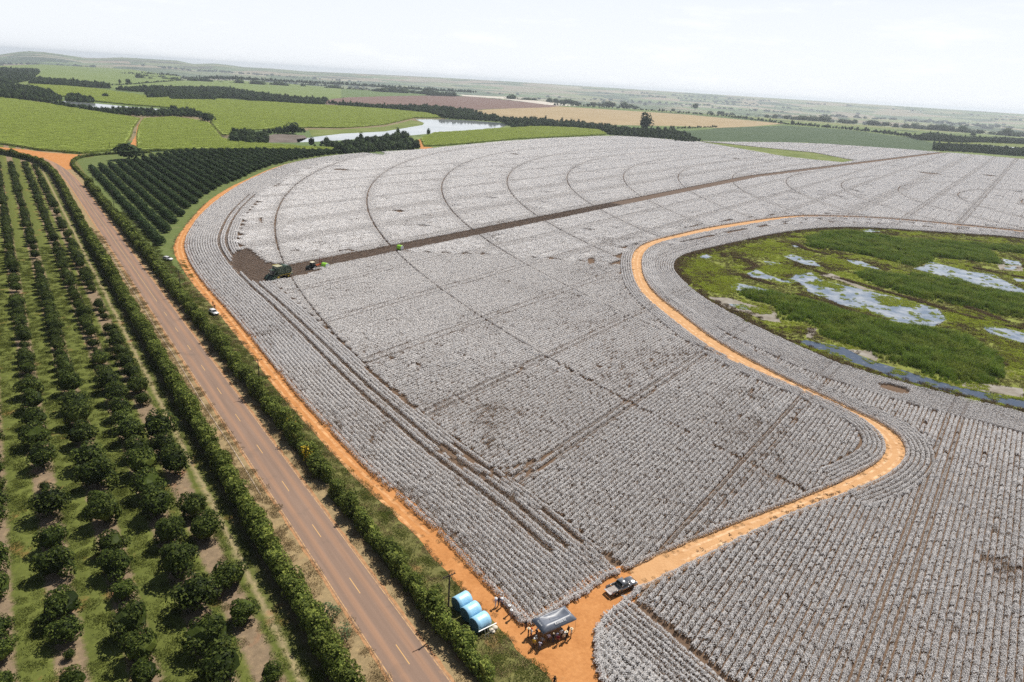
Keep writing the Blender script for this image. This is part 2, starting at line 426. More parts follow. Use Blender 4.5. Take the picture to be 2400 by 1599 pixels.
def build_ground():
    rr = np.concatenate([[30, 120, 300, 600, 1000, 1500, 2000, 2500], np.linspace(2700, 8000, 40)[:-1], np.linspace(8000, 13000, 40), np.linspace(13400, 17000, 6)])
    aa = np.concatenate([np.linspace(-math.pi, -0.85, 40)[:-1], np.linspace(-.85, .85, 260), np.linspace(.85, math.pi, 40)[1:-1]])
    A, Rr = np.meshgrid(aa, rr); Z = ground_z(Rr, A)
    V = np.c_[(Rr * np.sin(A)).ravel(), (Rr * np.cos(A)).ravel(), Z.ravel()]
    k = len(aa); F = []
    i, j = np.meshgrid(np.arange(len(rr) - 1), np.arange(k), indexing='ij'); j2 = (j + 1) % k
    F = np.stack([i * k + j, (i + 1) * k + j, (i + 1) * k + j2, i * k + j2], -1).reshape(-1, 4)
    V = np.vstack([V, [[0, 0, 0]]]); c = len(V) - 1
    T = np.array([(c, x, (x + 1) % k) for x in range(k)])
    return mesh_np('ground', V, [F, T], smooth_=True)
g = NT('country_ground', .95, .1)
warp = g.noise(.0016, 3, out='Color')
mp = g.mapped((1, 1, 0)); wv = g.n('ShaderNodeVectorMath', operation='MULTIPLY_ADD'); g.l(warp, wv.inputs[0]); wv.inputs[1].default_value = (260, 260, 0); g.l(mp, wv.inputs[2])
cell = g.vor(.0021, wv.outputs[0]); hue = g.xyz(cell)
fld = g.ramp(hue[0], [(0, (.10, .155, .045)), (.2, (.15, .20, .06)), (.38, (.075, .12, .045)), (.52, (.20, .21, .085)), (.66, (.11, .165, .05)), (.8, (.235, .165, .11)), (.92, (.055, .09, .04))], 'CONSTANT')
fine = g.noise(.02, 6, .65); fld = g.mix(.35, fld, g.ramp(fine, [(.3, (.05, .07, .025)), (.7, (.24, .25, .11))]))
wood = g.ramp(g.noise(.0042, 6, .62), [(.58, (0, 0, 0)), (.60, (1, 1, 1))])
fld = g.mix(wood, fld, (.022, .036, .02))
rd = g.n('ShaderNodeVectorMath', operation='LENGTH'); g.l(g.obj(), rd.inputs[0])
pl_ = g.ramp(g.math('MULTIPLY', rd.outputs['Value'], 1 / 20000.0), [(.13, (0, 0, 0)), (.30, (1, 1, 1))])      # far colours turned greyer with distance so the haze dominates
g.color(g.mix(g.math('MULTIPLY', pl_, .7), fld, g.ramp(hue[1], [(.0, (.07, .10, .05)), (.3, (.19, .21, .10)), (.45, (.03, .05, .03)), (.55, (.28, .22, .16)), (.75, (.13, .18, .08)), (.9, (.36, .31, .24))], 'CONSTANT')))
ground = tag(link('ground', build_ground(), g.m), 'rolling farmland of fields and woods reaching the horizon', 'land', None, 'structure')

# ---------------------------------------------------------------- roadside and old orchard floor (laid in the road frame: x across, y along)
def framed(o): o.rotation_euler = (0, 0, -ROAD_AZ); return o
def rect_rf(p0, p1, s0, s1, st=2.0):
    return [(p0, s0), (p1, s0), (p1, s1), (p0, s1)]
ROWS = [17.1, 11.9, 4.1, -3.4, -10.9, -18.4]
v = NT('verge_and_orchard_floor', .95, .1)
co = v.mapped(); dst = v.noise(.55, 5, .65); d2 = v.noise(2.8, 4, .6)
pp = v.math('ADD', v.xyz()[0], v.math('MULTIPLY_ADD', dst, 1.9, -.95)); pp = v.math('ADD', pp, v.math('MULTIPLY_ADD', d2, .9, -.45))
tt = v.math('MULTIPLY_ADD', pp, 1 / 80.0, 32 / 80.0)
GR, GR2, SO, TN, DK, DR = (.098, .115, .026), (.128, .146, .034), (.225, .165, .105), (.29, .235, .13), (.11, .088, .045), (.29, .215, .115)
st = []
for r_ in ROWS:
    for off, c in ((-2.05, GR2), (-1.45, SO), (1.35, SO), (1.95, GR)): st.append(((r_ + off + 32) / 80, c))
st += [((19.6 + 32) / 80, GR), ((20.5 + 32) / 80, TN), ((21.2 + 32) / 80, GR), ((23.2 + 32) / 80, DK), ((26.6 + 32) / 80, DR), ((38.6 + 32) / 80, DR), ((40.0 + 32) / 80, DK), ((42.6 + 32) / 80, (.145, .14, .048))]
bc = v.ramp(tt, [(min(1, max(0, a)), c) for a, c in st])
mott = v.noise(.9, 7, .7); bc = v.mix(.55, bc, v.ramp(mott, [(.33, (.28, .28, .28)), (.52, (.5, .5, .5)), (.7, (.82, .80, .72))]), 'OVERLAY')
red = v.ramp(v.noise(.16, 4, .6), [(.60, (0, 0, 0)), (.70, (1, 1, 1))]); bc = v.mix(v.math('MULTIPLY', red, .45), bc, (.33, .13, .06))
lit = v.ramp(v.noise(5.5, 3, .7), [(.58, (0, 0, 0)), (.66, (1, 1, 1))]); bc = v.mix(v.math('MULTIPLY', lit, .35), bc, (.06, .045, .028))
v.color(bc); v.bump(v.noise(6, 6, .7), .9, .12)
def quadgrid(name, p0, p1, s0, s1, z, m):
    me = bpy.data.meshes.new(name); me.from_pydata([(p0, s0, z), (p1, s0, z), (p1, s1, z), (p0, s1, z)], [], [(0, 1, 2, 3)]); return framed(link(name, me, m))
tag(quadgrid('orchard_ground', -70, 58, -60, 720, .004, v.m), 'mown grass alleys and bare soil under the orchard rows', 'ground', None, 'structure')

# grassy ground under the dense young orchard
y = NT('young_orchard_floor', .95, .1)
y.color(y.mix(.6, y.ramp(y.noise(.25, 6, .7), [(.35, (.07, .11, .028)), (.55, (.13, .165, .045)), (.72, (.25, .21, .11))]), y.ramp(y.noise(3.0, 5, .7), [(.3, (.05, .08, .02)), (.7, (.17, .19, .07))])))
y.bump(y.noise(4, 5, .7), .8, .12)
OR_POLY = np.vstack([RF([250, 430, 492], [42.8, 42.8, 42.3]), PX([(176, 372), (200, 370), (300, 358), (480, 353), (620, 352), (760, 354), (856, 357), (851, 361), (755, 370), (659, 388), (570, 426), (519, 455), (468, 497), (437, 545), (424, 580), (440, 640)])])
tag(sheet('young_orchard_ground', rough(OR_POLY, 4, .6), .010, y.m), 'grass floor between the dense orchard rows', 'ground', None, 'structure')

# ---------------------------------------------------------------- asphalt road
road_c = np.vstack([RF([-30, 60, 120, 180, 240, 300, 350, 385], [33.35] * 8), PX([(172, 425.7), (144, 399), (118.7, 382.3), (90, 371)])])
road_c = smooth(road_c, 3)
def ribbon(name, line, half, z, m, jit=0.0, kind='structure', label=None, cat=None, step=3.0):
    a = densify(line, step); t = np.gradient(a, axis=0); t /= np.linalg.norm(t, axis=1)[:, None]; nn = np.c_[t[:, 1], -t[:, 0]]
    h = np.broadcast_to(half, (len(a),)) if np.ndim(half) < 2 else None
    j1 = np.array([mnoise.noise((x * .6, y_ * .6, 1.0)) + .6 * mnoise.noise((x * 2, y_ * 2, 4.)) for x, y_ in a]) * jit
    j2 = np.array([mnoise.noise((x * .6, y_ * .6, 7.0)) + .6 * mnoise.noise((x * 2, y_ * 2, 8.)) for x, y_ in a]) * jit
    l_, r2 = a - nn * (h + j1)[:, None], a + nn * (h + j2)[:, None]
    V = np.vstack([np.c_[l_, np.full(len(a), z)], np.c_[r2, np.full(len(a), z)]]); k = len(a)
    F = np.array([(i, i + k, i + k + 1, i + 1) for i in range(k - 1)])
    return tag(link(name, mesh_np(name, V, F, [m])), label, cat, None, kind)
sh = NT('sandy_shoulder', .95, .1)
sh.color(sh.ramp(sh.noise(1.1, 7, .7), [(.3, (.20, .105, .05)), (.5, (.36, .195, .095)), (.7, (.46, .28, .15))])); sh.bump(sh.noise(5, 5), .6, .06)
ribbon('road_shoulder', road_c, 3.72, .016, sh.m, .22, label='narrow shoulder of orange sand along both asphalt edges', cat='shoulder', step=.9)
ac = NT('worn_asphalt', .88, .25)
acm = ac.mapped((1, 1, 1), (0, 0, ROAD_AZ))           # x across the road
ax = ac.math('SUBTRACT', ac.xyz(acm)[0], 33.35)
stk = ac.mapped((1.1, .035, 1), (0, 0, ROAD_AZ))
fine = ac.noise(9, 4, .7); strk = ac.noise(1.0, 5, .6, stk)
base = ac.ramp(strk, [(.25, (.19, .124, .090)), (.5, (.24, .155, .112)), (.75, (.29, .19, .138))])
wh = ac.ramp(ac.math('ABSOLUTE', ac.math('SUBTRACT', ac.math('ABSOLUTE', ax), 1.55)), [(.18, (1, 1, 1)), (.7, (0, 0, 0))])
base = ac.mix(ac.math('MULTIPLY', wh, ac.math('MULTIPLY', strk, .9)), base, (.41, .215, .115))
base = ac.mix(.25, base, ac.ramp(fine, [(.3, (.07, .055, .045)), (.7, (.22, .17, .14))]))
tar = ac.ramp(ac.noise(.12, 4, .6), [(.6, (0, 0, 0)), (.72, (1, 1, 1))]); base = ac.mix(ac.math('MULTIPLY', tar, .4), base, (.115, .09, .075))
spill = ac.ramp(ac.math('MULTIPLY', ac.noise(.35, 6, .7), ac.math('MULTIPLY', ac.math('ABSOLUTE', ax), .33)), [(.52, (0, 0, 0)), (.68, (1, 1, 1))]); base = ac.mix(ac.math('MULTIPLY', spill, .6), base, (.38, .21, .115))
ac.color(base); ac.bump(fine, .25, .01)
road = ribbon('asphalt_road', road_c, 3.28, .035, ac.m, .11, label='two lane country road of sun bleached asphalt', cat='road', step=1.2)
pt = NT('faded_yellow_paint', .8, .3); pt.color(pt.mix(pt.ramp(pt.noise(5, 5, .8), [(.56, (0, 0, 0)), (.68, (1, 1, 1))]), (.55, .33, .13), (.20, .145, .11)))
dl = densify(road_c, .5); dacc = np.concatenate([[0], np.cumsum(np.hypot(*np.diff(dl, axis=0).T))])
s0 = dacc[np.argmin(np.hypot(*(dl - P1(928.8, 1510.5)).T))]
for k in range(-2, 32):
    a0 = s0 + 15.97 * k; w = [a0 - 4.05, a0] if k < 12 else [a0 - 15.9, a0]
    if w[1] > dacc[-1] - 30: break
    q = np.array([[np.interp(x, dacc, dl[:, 0]), np.interp(x, dacc, dl[:, 1])] for x in np.linspace(*w, 6)])
    o = ribbon('centre_line_dash', q, .065 if k < 12 else .055, .039, pt.m, .008, step=1.0, kind=None); o.parent = road
el = NT('faint_edge_line', .9, .2); el.color(el.mix(el.ramp(el.noise(1.3, 5, .8), [(.46, (0, 0, 0)), (.6, (1, 1, 1))]), (.50, .31, .15), (.27, .17, .11)))
for sgn in (-1, 1):
    a = densify(road_c, 2); t = np.gradient(a, axis=0); t /= np.linalg.norm(t, axis=1)[:, None]; nn = np.c_[t[:, 1], -t[:, 0]]
    o = ribbon('edge_line', a + nn * sgn * 3.12, .07, .039, el.m, .01, step=2.0, kind=None); o.parent = road
# drain kerb on the old-orchard side
kb = plain('pale_concrete', (.42, .34, .26), .9, .2, var=.25, scale=2)
kl = RF(np.arange(112, 330, 3.0), 28.6 + .12 * np.sin(np.arange(112, 330, 3.0) * .11))
kv, kf = [], []
ka = densify(kl, 1.0)
for i, (x, y_) in enumerate(ka):
    for d, z in ((-.09, .0), (-.07, .10), (.07, .10), (.09, .0)): kv.append((x + RV[0] * d, y_ + RV[1] * d, z))
for i in range(len(ka) - 1):
    for j in range(3): kf.append((4 * i + j, 4 * i + j + 1, 4 * i + j + 5, 4 * i + j + 4))
tag(link('drain_kerb', mesh_np('drain_kerb', kv, np.array(kf), [kb])), 'thin pale concrete drain kerb between hedge and asphalt', 'kerb')

# ---------------------------------------------------------------- orange earth roads
dt = NT('orange_earth', .97, .08)
n1 = dt.noise(.22, 6, .65); n2 = dt.noise(1.7, 6, .7); n3 = dt.noise(.05, 3, .5)
c = dt.ramp(n1, [(.25, (.345, .140, .044)), (.5, (.46, .205, .072)), (.75, (.56, .275, .108))])
c = dt.mix(.38, c, dt.ramp(n2, [(.28, (.26, .10, .032)), (.55, (.46, .21, .075)), (.75, (.62, .33, .14))]))
c = dt.mix(dt.math('MULTIPLY', dt.ramp(dt.noise(.7, 6, .75), [(.60, (0, 0, 0)), (.7, (1, 1, 1))]), .5), c, (.30, .16, .07))
dt.color(c); dt.bump(dt.noise(3.5, 6, .7), .75, .09)
dp = NT('pale_orange_earth', .97, .08)
c2 = dp.ramp(dp.noise(.25, 6, .65), [(.25, (.42, .222, .098)), (.5, (.51, .288, .135)), (.78, (.585, .355, .185))])
c2 = dp.mix(.3, c2, dp.ramp(dp.noise(2.1, 6, .7), [(.3, (.30, .155, .066)), (.7, (.62, .395, .215))]))
dp.color(c2); dp.bump(dp.noise(3.5, 6, .7), .7, .08)

A_LEFT = [(1340, 1650), (1297, 1599), (1265.5, 1563), (1212, 1531), (1199, 1500), (1161, 1462), (1084, 1383.5), (1049, 1343), (1013, 1307), (977, 1256), (916, 1200), (848, 1129), (810, 1098), (759, 1040), (695, 968), (657, 927.5), (606, 856), (568, 800), (514, 729.7), (468, 687), (425, 628.5), (404, 585), (412, 559.6), (442.6, 518.8), (481, 475.4), (532, 442), (570, 424), (659.5, 386), (755, 367.5), (852, 358.5)]
C_LEFT = [(1180, 1420), (1161, 1396), (1122.6, 1358), (1071.6, 1302), (1018, 1246), (967, 1200), (861, 1106), (797, 1037), (746, 983.7), (695, 927.5), (644, 864), (593, 800), (529, 723), (493.7, 687), (458, 641), (435, 598), (431, 575), (437.5, 552), (468, 506), (519, 462.7), (570, 429.5), (659.5, 388.7), (755, 369), (852, 360)]
cl = smooth(PX(C_LEFT), 2); al = smooth(PX(A_LEFT), 2)
tA = np.gradient(cl, axis=0); tA /= np.linalg.norm(tA, axis=1)[:, None]; inner = cl + np.c_[tA[:, 1], -tA[:, 0]] * 1.6
B_IN = [(1480, 1335), (1551.6, 1301), (1712, 1234), (1912.7, 1158.6), (2046, 1096), (2077.6, 1065), (2075, 1038), (2051, 1007), (2002, 973.6), (1912, 931), (1837, 900), (1786, 880), (1712, 846), (1640, 803), (1585, 760), (1530, 715), (1506, 692), (1489, 665), (1480, 632), (1480, 606), (1488, 588), (1508, 573), (1540, 562), (1599, 548), (1650, 536), (1777, 516), (1850, 507.5), (1905, 506), (2051, 510), (2234, 526), (2400, 543), (2600, 562)]
B_OUT = [(1489, 1381.5), (1578, 1341), (1712, 1274.5), (1846, 1207.6), (1979.5, 1158.6), (2068.7, 1123), (2113, 1087), (2124, 1060.5), (2109, 1025), (2068.7, 996), (2002, 964.6), (1935, 933), (1863.6, 900), (1800, 868), (1733, 833), (1662, 790), (1605, 745), (1552, 705), (1528, 682), (1512, 660), (1503, 631), (1503, 606), (1512, 590), (1530, 577), (1563, 566), (1600, 558), (1655, 545), (1780, 523.5), (1852, 512.5), (1905, 509.5), (2051, 513), (2234, 529.5), (2400, 546.5), (2600, 565)]
b_in = smooth(PX(B_IN), 2); b_out = smooth(PX(B_OUT), 2)
PLAZA_R = [(1425, 1660), (1406, 1599), (1393, 1552), (1389, 1510), (1391, 1489), (1403.6, 1463), (1435, 1431), (1470, 1402), (1489, 1381.5)]
TIP = [(1480, 1335), (1414, 1361), (1389, 1385), (1325, 1421), (1275, 1455), (1240, 1472), (1222, 1465), (1180, 1420)]
plz_r = smooth(PX(PLAZA_R), 2); tip = smooth(PX(TIP), 1)
earthA = np.vstack([al, inner[::-1], PX([(1240, 1440), (1300, 1410), (1400, 1340), (1480, 1320)]), PX([(1500, 1395), (1450, 1440), (1420, 1480), (1410, 1510), (1415, 1552), (1430, 1599), (1460, 1660)])])
tag(sheet('earth_road', rough(earthA, 1.5, .28), .020, dt.m), 'orange earth road along the cotton edge widening round the tent', 'earth road', None, 'structure')
bo = b_out.copy(); tB = np.gradient(bo, axis=0); tB /= np.linalg.norm(tB, axis=1)[:, None]
tI = np.gradient(b_in, axis=0); tI /= np.linalg.norm(tI, axis=1)[:, None]
earthB = np.vstack([b_in + np.c_[-tI[:, 1], tI[:, 0]] * .7, (bo + np.c_[tB[:, 1], -tB[:, 0]] * .7)[::-1]])
tag(sheet('field_track', rough(earthB, 1.5, .2), .024, dp.m), 'pale orange track winding between the cotton blocks', 'track', None, 'structure')
jun = PX([(-40, 336), (0, 345), (60, 351), (110, 358), (190, 363), (176, 374), (166, 384), (170, 397), (150, 398), (125, 383), (95, 372), (60, 366), (0, 360), (-40, 356)])
tag(sheet('earth_junction', rough(jun, 3, .5), .030, dt.m), 'fan of orange earth where the asphalt ends by the cane', 'earth road', None, 'structure')
# compacted wheel lanes on the earth roads
ln = NT('compacted_lane', .95, .1); ln.color(ln.mix(ln.ramp(ln.noise(.5, 6, .7), [(.4, (0, 0, 0)), (.62, (1, 1, 1))]), (.40, .185, .07), (.60, .335, .155))); ln.bump(ln.noise(4, 5), .5, .05)
def offset_line(line, d):
    a = resample(line, 1.5); t = np.gradient(a, axis=0)
    for _ in range(6): t = (np.roll(t, 1, 0) + t + np.roll(t, -1, 0)) / 3 if len(t) > 8 else t
    t /= np.linalg.norm(t, axis=1)[:, None]; return a + np.c_[t[:, 1], -t[:, 0]] * d
for d_, w_ in ((-1.15, .30), (-2.75, .34)):
    q = offset_line(cl, d_)[14:-60]; ribbon('wheel_lane', q, w_, .026 if d_ > -2 else .0265, ln.m, .16, label=('inner' if d_ > -2 else 'outer') + ' pale wheel lane of the earth road along the cotton', cat='wheel lane', step=.8)
lp = NT('pale_lane', .95, .1); lp.color(lp.mix(lp.ramp(lp.noise(.5, 6, .7), [(.4, (0, 0, 0)), (.62, (1, 1, 1))]), (.42, .225, .10), (.66, .45, .27))); lp.bump(lp.noise(4, 5), .5, .05)
for d_, w_, nm_ in ((1.0, .28, 'inner'), (2.7, .30, 'outer')):
    q = offset_line(b_in, d_)[6:-40]; q = q[np.hypot(*q.T) < 420]; ribbon('wheel_lane', q, w_, .029, lp.m, .15, label=nm_ + ' pale wheel lane of the winding field track', cat='wheel lane', step=.8)
# tyre marks and clods
ck = plain('damp_clods', (.13, .075, .04), 1.0, .1)
# ---------------------------------------------------------------- cotton soil
so = NT('cotton_soil', .97, .08)
so.color(so.mix(.5, so.ramp(so.noise(.15, 5, .6), [(.3, (.115, .075, .050)), (.7, (.175, .115, .075))]), so.ramp(so.noise(2.5, 5, .75), [(.35, (.08, .054, .038)), (.6, (.15, .10, .068)), (.74, (.34, .29, .24))])))
so.bump(so.noise(3, 5), .8, .1)

# ================================================================ COTTON
F1 = np.vstack([cl, smooth(PX([(852, 360), (920, 356), (987, 352), (1038, 345.5), (1208, 329.5), (1420, 318.5), (1500, 322), (1600, 331), (1680, 333.5), (1889, 335), (2110, 350), (2184, 356), (2400, 372), (2600, 389)]), 1), b_in[::-1], tip])
WET = [(2600, 590), (2400, 558.5), (2234, 547.6), (2015, 533), (1905, 536.6), (1814, 549), (1722.7, 569.5), (1631, 589.6), (1587.5, 604), (1576.5, 626), (1584, 644.4), (1613, 673.6), (1649.6, 703), (1693, 728), (1774, 772), (1869, 816), (1960, 856), (2088, 896), (2234, 933), (2400, 973), (2600, 1030)]
wet_in = smooth(PX(WET), 2)
F2 = np.vstack([plz_r, b_out, wet_in, PX([(2600, 1700), (1425, 1660)])])
tag(sheet('cotton_soil', F1, .012, so.m), 'brown soil under the main cotton block', 'soil', None, 'structure')
tag(sheet('cotton_soil', F2, .013, so.m), 'brown soil under the cotton round the marsh', 'soil', None, 'structure')

boll = NT('open_cotton_boll', .95, .1); boll.b.inputs['Subsurface Weight'].default_value = 0.0
rb = boll.n('ShaderNodeNewGeometry').outputs['Random Per Island']
boll.color(boll.ramp(rb, [(0, (.66, .62, .58)), (.45, (.875, .845, .82)), (1, (.94, .925, .91))]))
dryl = leafy('dry_cotton_leaf', (.040, .029, .018), (.085, .060, .034), (.165, .118, .07), .85, .12, .3)
COT = [boll.m, dryl]; ROWSP = 1.02
def cotton(name, length, width, nb, nl, rng, rb_=(.036, .068), h=.92, rows=1, rl=.11, low=.4):
    p = Pile()
    for r_ in range(rows):
        y0 = (r_ - (rows - 1) / 2) * ROWSP
        n = int(nl * length); x = rng.uniform(-length / 2, length / 2, n)
        th = rng.uniform(0, math.pi, n); rad = rng.uniform(.4, 1.0, n) ** .6
        C = np.c_[x, y0 + np.cos(th) * rad * width / 2, .12 + np.sin(th) ** .8 * rad * (h - .2)]
        nr = unit(np.c_[rng.normal(0, .6, n), np.cos(th), np.sin(th) + .3] + rng.normal(0, .5, (n, 3)))
        p.add(*leaves(C, nr, rng.uniform(.6, 1.25, n) * rl, rng.uniform(.5, 1.0, n) * rl * .75, rng), 1)
        n = int(nb * length); x = rng.uniform(-length / 2, length / 2, n)
        th = rng.uniform(.12, math.pi - .12, n); rad = rng.uniform(low, 1.06, n) ** .5
        C = np.c_[x, y0 + np.cos(th) * rad * width / 2, .10 + np.sin(th) ** .75 * rad * h + rng.normal(0, .04, n)]
        p.add(*octas(C, rng.uniform(*rb_, n), rng, 1.1), 0)
    return proto(name, p.mesh(name, COT))
rg = np.random.default_rng(3)
NEAR = [cotton('cotton_a%d' % i, 1.0, .84 + .06 * (i % 2), nb, 52, rg, h=.86 + .05 * i % .2) for i, nb in enumerate((150, 132, 166, 108, 58, 16))]
MID = [cotton('cotton_b%d' % i, 2.0, .84, nb, 19, rg, (.05, .082), rl=.15) for i, nb in enumerate((104, 92, 116, 76, 42, 14))]
FAR = [cotton('cotton_c%d' % i, 6.0, .94, nb, 5, rg, (.12, .19), rows=6, rl=.30, low=.62) for i, nb in enumerate((22, 19.5, 24, 16, 10, 4))]

PIV = np.array([7.3226, 7.5393]) * CAM_H; SPAN = .6563 * CAM_H; R0 = 7.484 * CAM_H
ruts = [(np.array(a), np.array(b)) for a, b in ()]
RUT_P = [-.5 - 32.8 * k for k in range(-3, 14)]
strip_lo, strip_hi = -227.4, -216.4
HARV = PX([(556, 590), (583.6, 584), (595, 591), (626, 617), (660, 622), (690, 628), (760, 636), (700, 651), (668.6, 657), (645, 661), (621, 665), (595.5, 665), (573, 649), (544.5, 625), (541, 608)])
GRASS_ISLE = PX([(1625, 331), (1660, 334), (1700, 337), (1780, 346), (1906, 358), (2004, 377), (1974, 382), (1900, 375), (1838, 368), (1719, 347)])
PATCH = [(2095, 915, 34, 11), (800, 400, 22, 2.2), (1206, 363, 10, 1.4), (2180, 408, 18, 1.6), (2320, 413, 10, 1.4), (612, 520, 6, 8), (1385, 615, 9, 9)]
_q = -.5 - 32.8 * 2
_A = np.array([RV, WV]); _c = np.linalg.solve(_A, np.array([65.6, _q]))
_pth = smooth(np.array([_c + RU * 20, _c + RU * 15, _c + RU * 4 + WU * 4, _c + WU * 15, _c + WU * 20]), 4)
TURN = [offset_line(_pth, d_) for d_ in (-1.45, 1.45)]
def strip_inside(P):
    s_, p_ = P @ WU, P @ WV
    bend = np.where(s_ > 690, (s_ - 690) * .10, 0)         # the cut swath swings away at its far end
    return (p_ > strip_lo + bend) & (p_ < strip_hi + bend) & (s_ > 150)
def keep(P, tol=0.0, headland=False, f=1, circles=True, rut_ok=True):
    """False where the crop is cut, driven over or missing"""
    k = np.ones(len(P), bool)
    if f == 1:
        k &= ~strip_inside(P) & ~inside(P, HARV) & ~inside(P, GRASS_ISLE)
        r = np.hypot(*(P - PIV).T); ph = (r - R0) / SPAN; k &= (np.abs(ph - np.round(ph)) * SPAN > (.38 if circles else -1) + tol) | (r > 712) | (r < 60)
    if not headland or f == 1:
        p_ = P @ WV
        for q in RUT_P:
            if f == 1 and q > -20: continue
            for o in (-1.35, 1.35): k &= ~(np.abs(p_ - q - o) < .34 + tol * .3) | headland | rut_ok
    s_, p_ = P @ RU, P @ RV
    if f == 1:
        near_ = np.hypot(*P.T) < 190
        for ln_ in TURN: k[near_] &= distline(P[near_], ln_) > .46
    for cx, cy, rx, ry in PATCH:
        q = P1(cx, cy); d = np.abs(P - q); ang = math.atan2(q[0], q[1])
        ct, sn_ = math.cos(ang), math.sin(ang); lx = (P - q) @ np.array([ct, -sn_]); ly = (P - q) @ np.array([sn_, ct])
        p0 = P1(cx + rx, cy); p1 = P1(cx, cy - ry); a_ = np.hypot(*(p0 - q)); b_ = np.hypot(*(p1 - q))
        k &= ((lx / a_) ** 2 + (ly / b_) ** 2) > .8 + .5 * mnoise.noise((cx, cy, 0))
    return k
def vis(P, mx=90, my=60):
    q = toPX(np.c_[P, np.zeros(len(P))]); return (q[:, 0] > -mx) & (q[:, 0] < 2400 + mx) & (q[:, 1] < 1599 + my) & (P[:, 1] > 20)
near_pts, mid_pts, far_pts = [], [], []                     # each row: x, y, turn
def put(P, turn, d_, sx=1.0):
    return np.c_[P, np.full(len(P), turn) if np.ndim(turn) == 0 else turn, np.full(len(P), sx)]
def circ(P):
    r = np.hypot(*(P - PIV).T); ph = (r - R0) / SPAN; return np.where((r > 712) | (r < 60), 99, np.abs(ph - np.round(ph)) * SPAN)
def split(P, turn, half):
    # drills two metres long break into half metres where a wheel track of the pivot crosses them
    d = circ(P); far = P[d > 1.7]; nr = P[d <= 1.7]
    mid_pts.append(put(far, turn, 0)); sub = np.vstack([nr + o * WU for o in (-.75, -.25, .25, .75)]) if len(nr) else nr
    sub = sub[circ(sub) > half] if len(sub) else sub
    mid_pts.append(put(sub, turn, 0, .27))
def rows_interior(field, head_lines, f):
    """straight drills along the row direction; lod by distance"""
    c = field; s_, p_ = c @ WU, c @ WV
    s0, s1, p0, p1 = s_.min(), min(s_.max(), 1500), p_.min(), p_.max()
    turn = math.pi / 2 - ROW_AZ
    def grid(ds, dp):
        a, b = np.meshgrid(np.arange(s0, s1, ds), np.arange(p0, p1, dp)); a = a + RNG.uniform(-.3, .3, a.shape) * min(ds, 1)
        return a.ravel()[:, None] * WU + b.ravel()[:, None] * WV
    def ok(P):
        m = vis(P); P = P[m]; P = P[inside(P, field)]
        for ln, w in head_lines: P = P[distline(P, ln) > w]
        return P
    # far blocks first, those that meet an edge or rut break into single drills
    B = grid(6.0, 6 * ROWSP); B = B[np.hypot(*B.T) > 300]; B = ok(B)
    cs = [np.array([i * 2.0 - 2.0, (j - 2.5) * ROWSP]) for i in range(3) for j in range(6)]
    allok = np.ones(len(B), bool)
    sub = np.stack([B + c_[0] * WU + c_[1] * WV for c_ in cs], 1)
    fl = sub.reshape(-1, 2); kk = keep(fl, .25, f=f, rut_ok=False) & inside(fl, field)
    allok = kk.reshape(len(B), -1).all(1)
    far_pts.append(put(B[allok], turn, 0)); s2 = sub[~allok].reshape(-1, 2); s2 = s2[keep(s2, f=f, circles=False) & inside(s2, field)]
    split(s2, turn, .55)
    lod = lambda P: np.hypot(*P.T) + 9 * np.sin(P[:, 0] * .9 + P[:, 1] * .37) + 9 * np.sin(P[:, 1] * .71 - P[:, 0] * .53)
    m_ = grid(2.0, ROWSP); m_ = m_[(np.hypot(*m_.T) <= 300) & (lod(m_) > 175)]; m_ = ok(m_); split(m_[keep(m_, f=f, circles=False)], turn, .36)
    n_ = grid(1.0, ROWSP); n_ = n_[lod(n_) <= 175.5]; n_ = ok(n_); near_pts.append(put(n_[keep(n_, f=f)], turn, 0))
def rows_head(field, line, width, f, side, first=.46, rutk=None):
    """drills that follow the edge of the block"""
    a = resample(line, 1.0); t = np.gradient(a, axis=0)
    for _ in range(4): t = (np.roll(t, 1, 0) + t + np.roll(t, -1, 0)) / 3
    t /= np.linalg.norm(t, axis=1)[:, None]; nn = np.c_[t[:, 1], -t[:, 0]] * side
    for k in range(int(width / ROWSP)):
        d = first + k * ROWSP; P = a + nn * d
        P = resample(P, 1.0); g_ = np.gradient(P, axis=0); tu = np.arctan2(g_[:, 1], g_[:, 0])
        m = vis(P) & inside(P, field); P, tu = P[m], tu[m]
        if not len(P): continue
        m = distline(P, line) > d - .12; P, tu = P[m], tu[m]; m = keep(P, headland=True, f=f); P, tu = P[m], tu[m]
        s_ = P @ RU
        if rutk and k in rutk:                      # wheelings: most plants of this drill are gone
            m = (RNG.random(len(P)) < .62) | (s_ > 430) | (s_ < 70); P, tu, s_ = P[m], tu[m], s_[m]
        r = np.hypot(*P.T); near = r < 175; q = np.c_[P, tu, np.ones(len(P))]
        if rutk and k in rutk: q[(s_ < 430) & (s_ > 70), 3] = .998
        near_pts.append(q[near]); q2 = q[~near]; q2[:, 3] *= .53; mid_pts.append(q2)
_d0 = cl[0] - cl[3]; _d0 /= np.hypot(*_d0); HEAD_A = np.vstack([cl[0] + _d0 * 16, cl])
seg_in = b_in
rows_head(F1, HEAD_A, 22.0, 1, 1, rutk=(13, 16))
bi = b_in[(np.hypot(*b_in.T) < 700)]; bi = resample(bi, 1.0); bi = bi[np.argmin(np.hypot(*(bi - P1(1960, 1136)).T)):]; bi_x = bi[5:-5]
rows_head(F1, bi, 5.6, 1, -1)
bl_ = resample(b_in[np.hypot(*b_in.T) < 700], 1.0); bl_ = bl_[:np.argmin(np.hypot(*(bl_ - P1(1960, 1136)).T)) + 2]; rows_head(F1, bl_, 1.1, 1, -1, first=.5)
tp_ = resample(tip, 1.0); rows_head(F1, tp_, 1.1, 1, -1, first=.4); rows_head(F1, tp_, 1.1, 1, 1, first=.4)
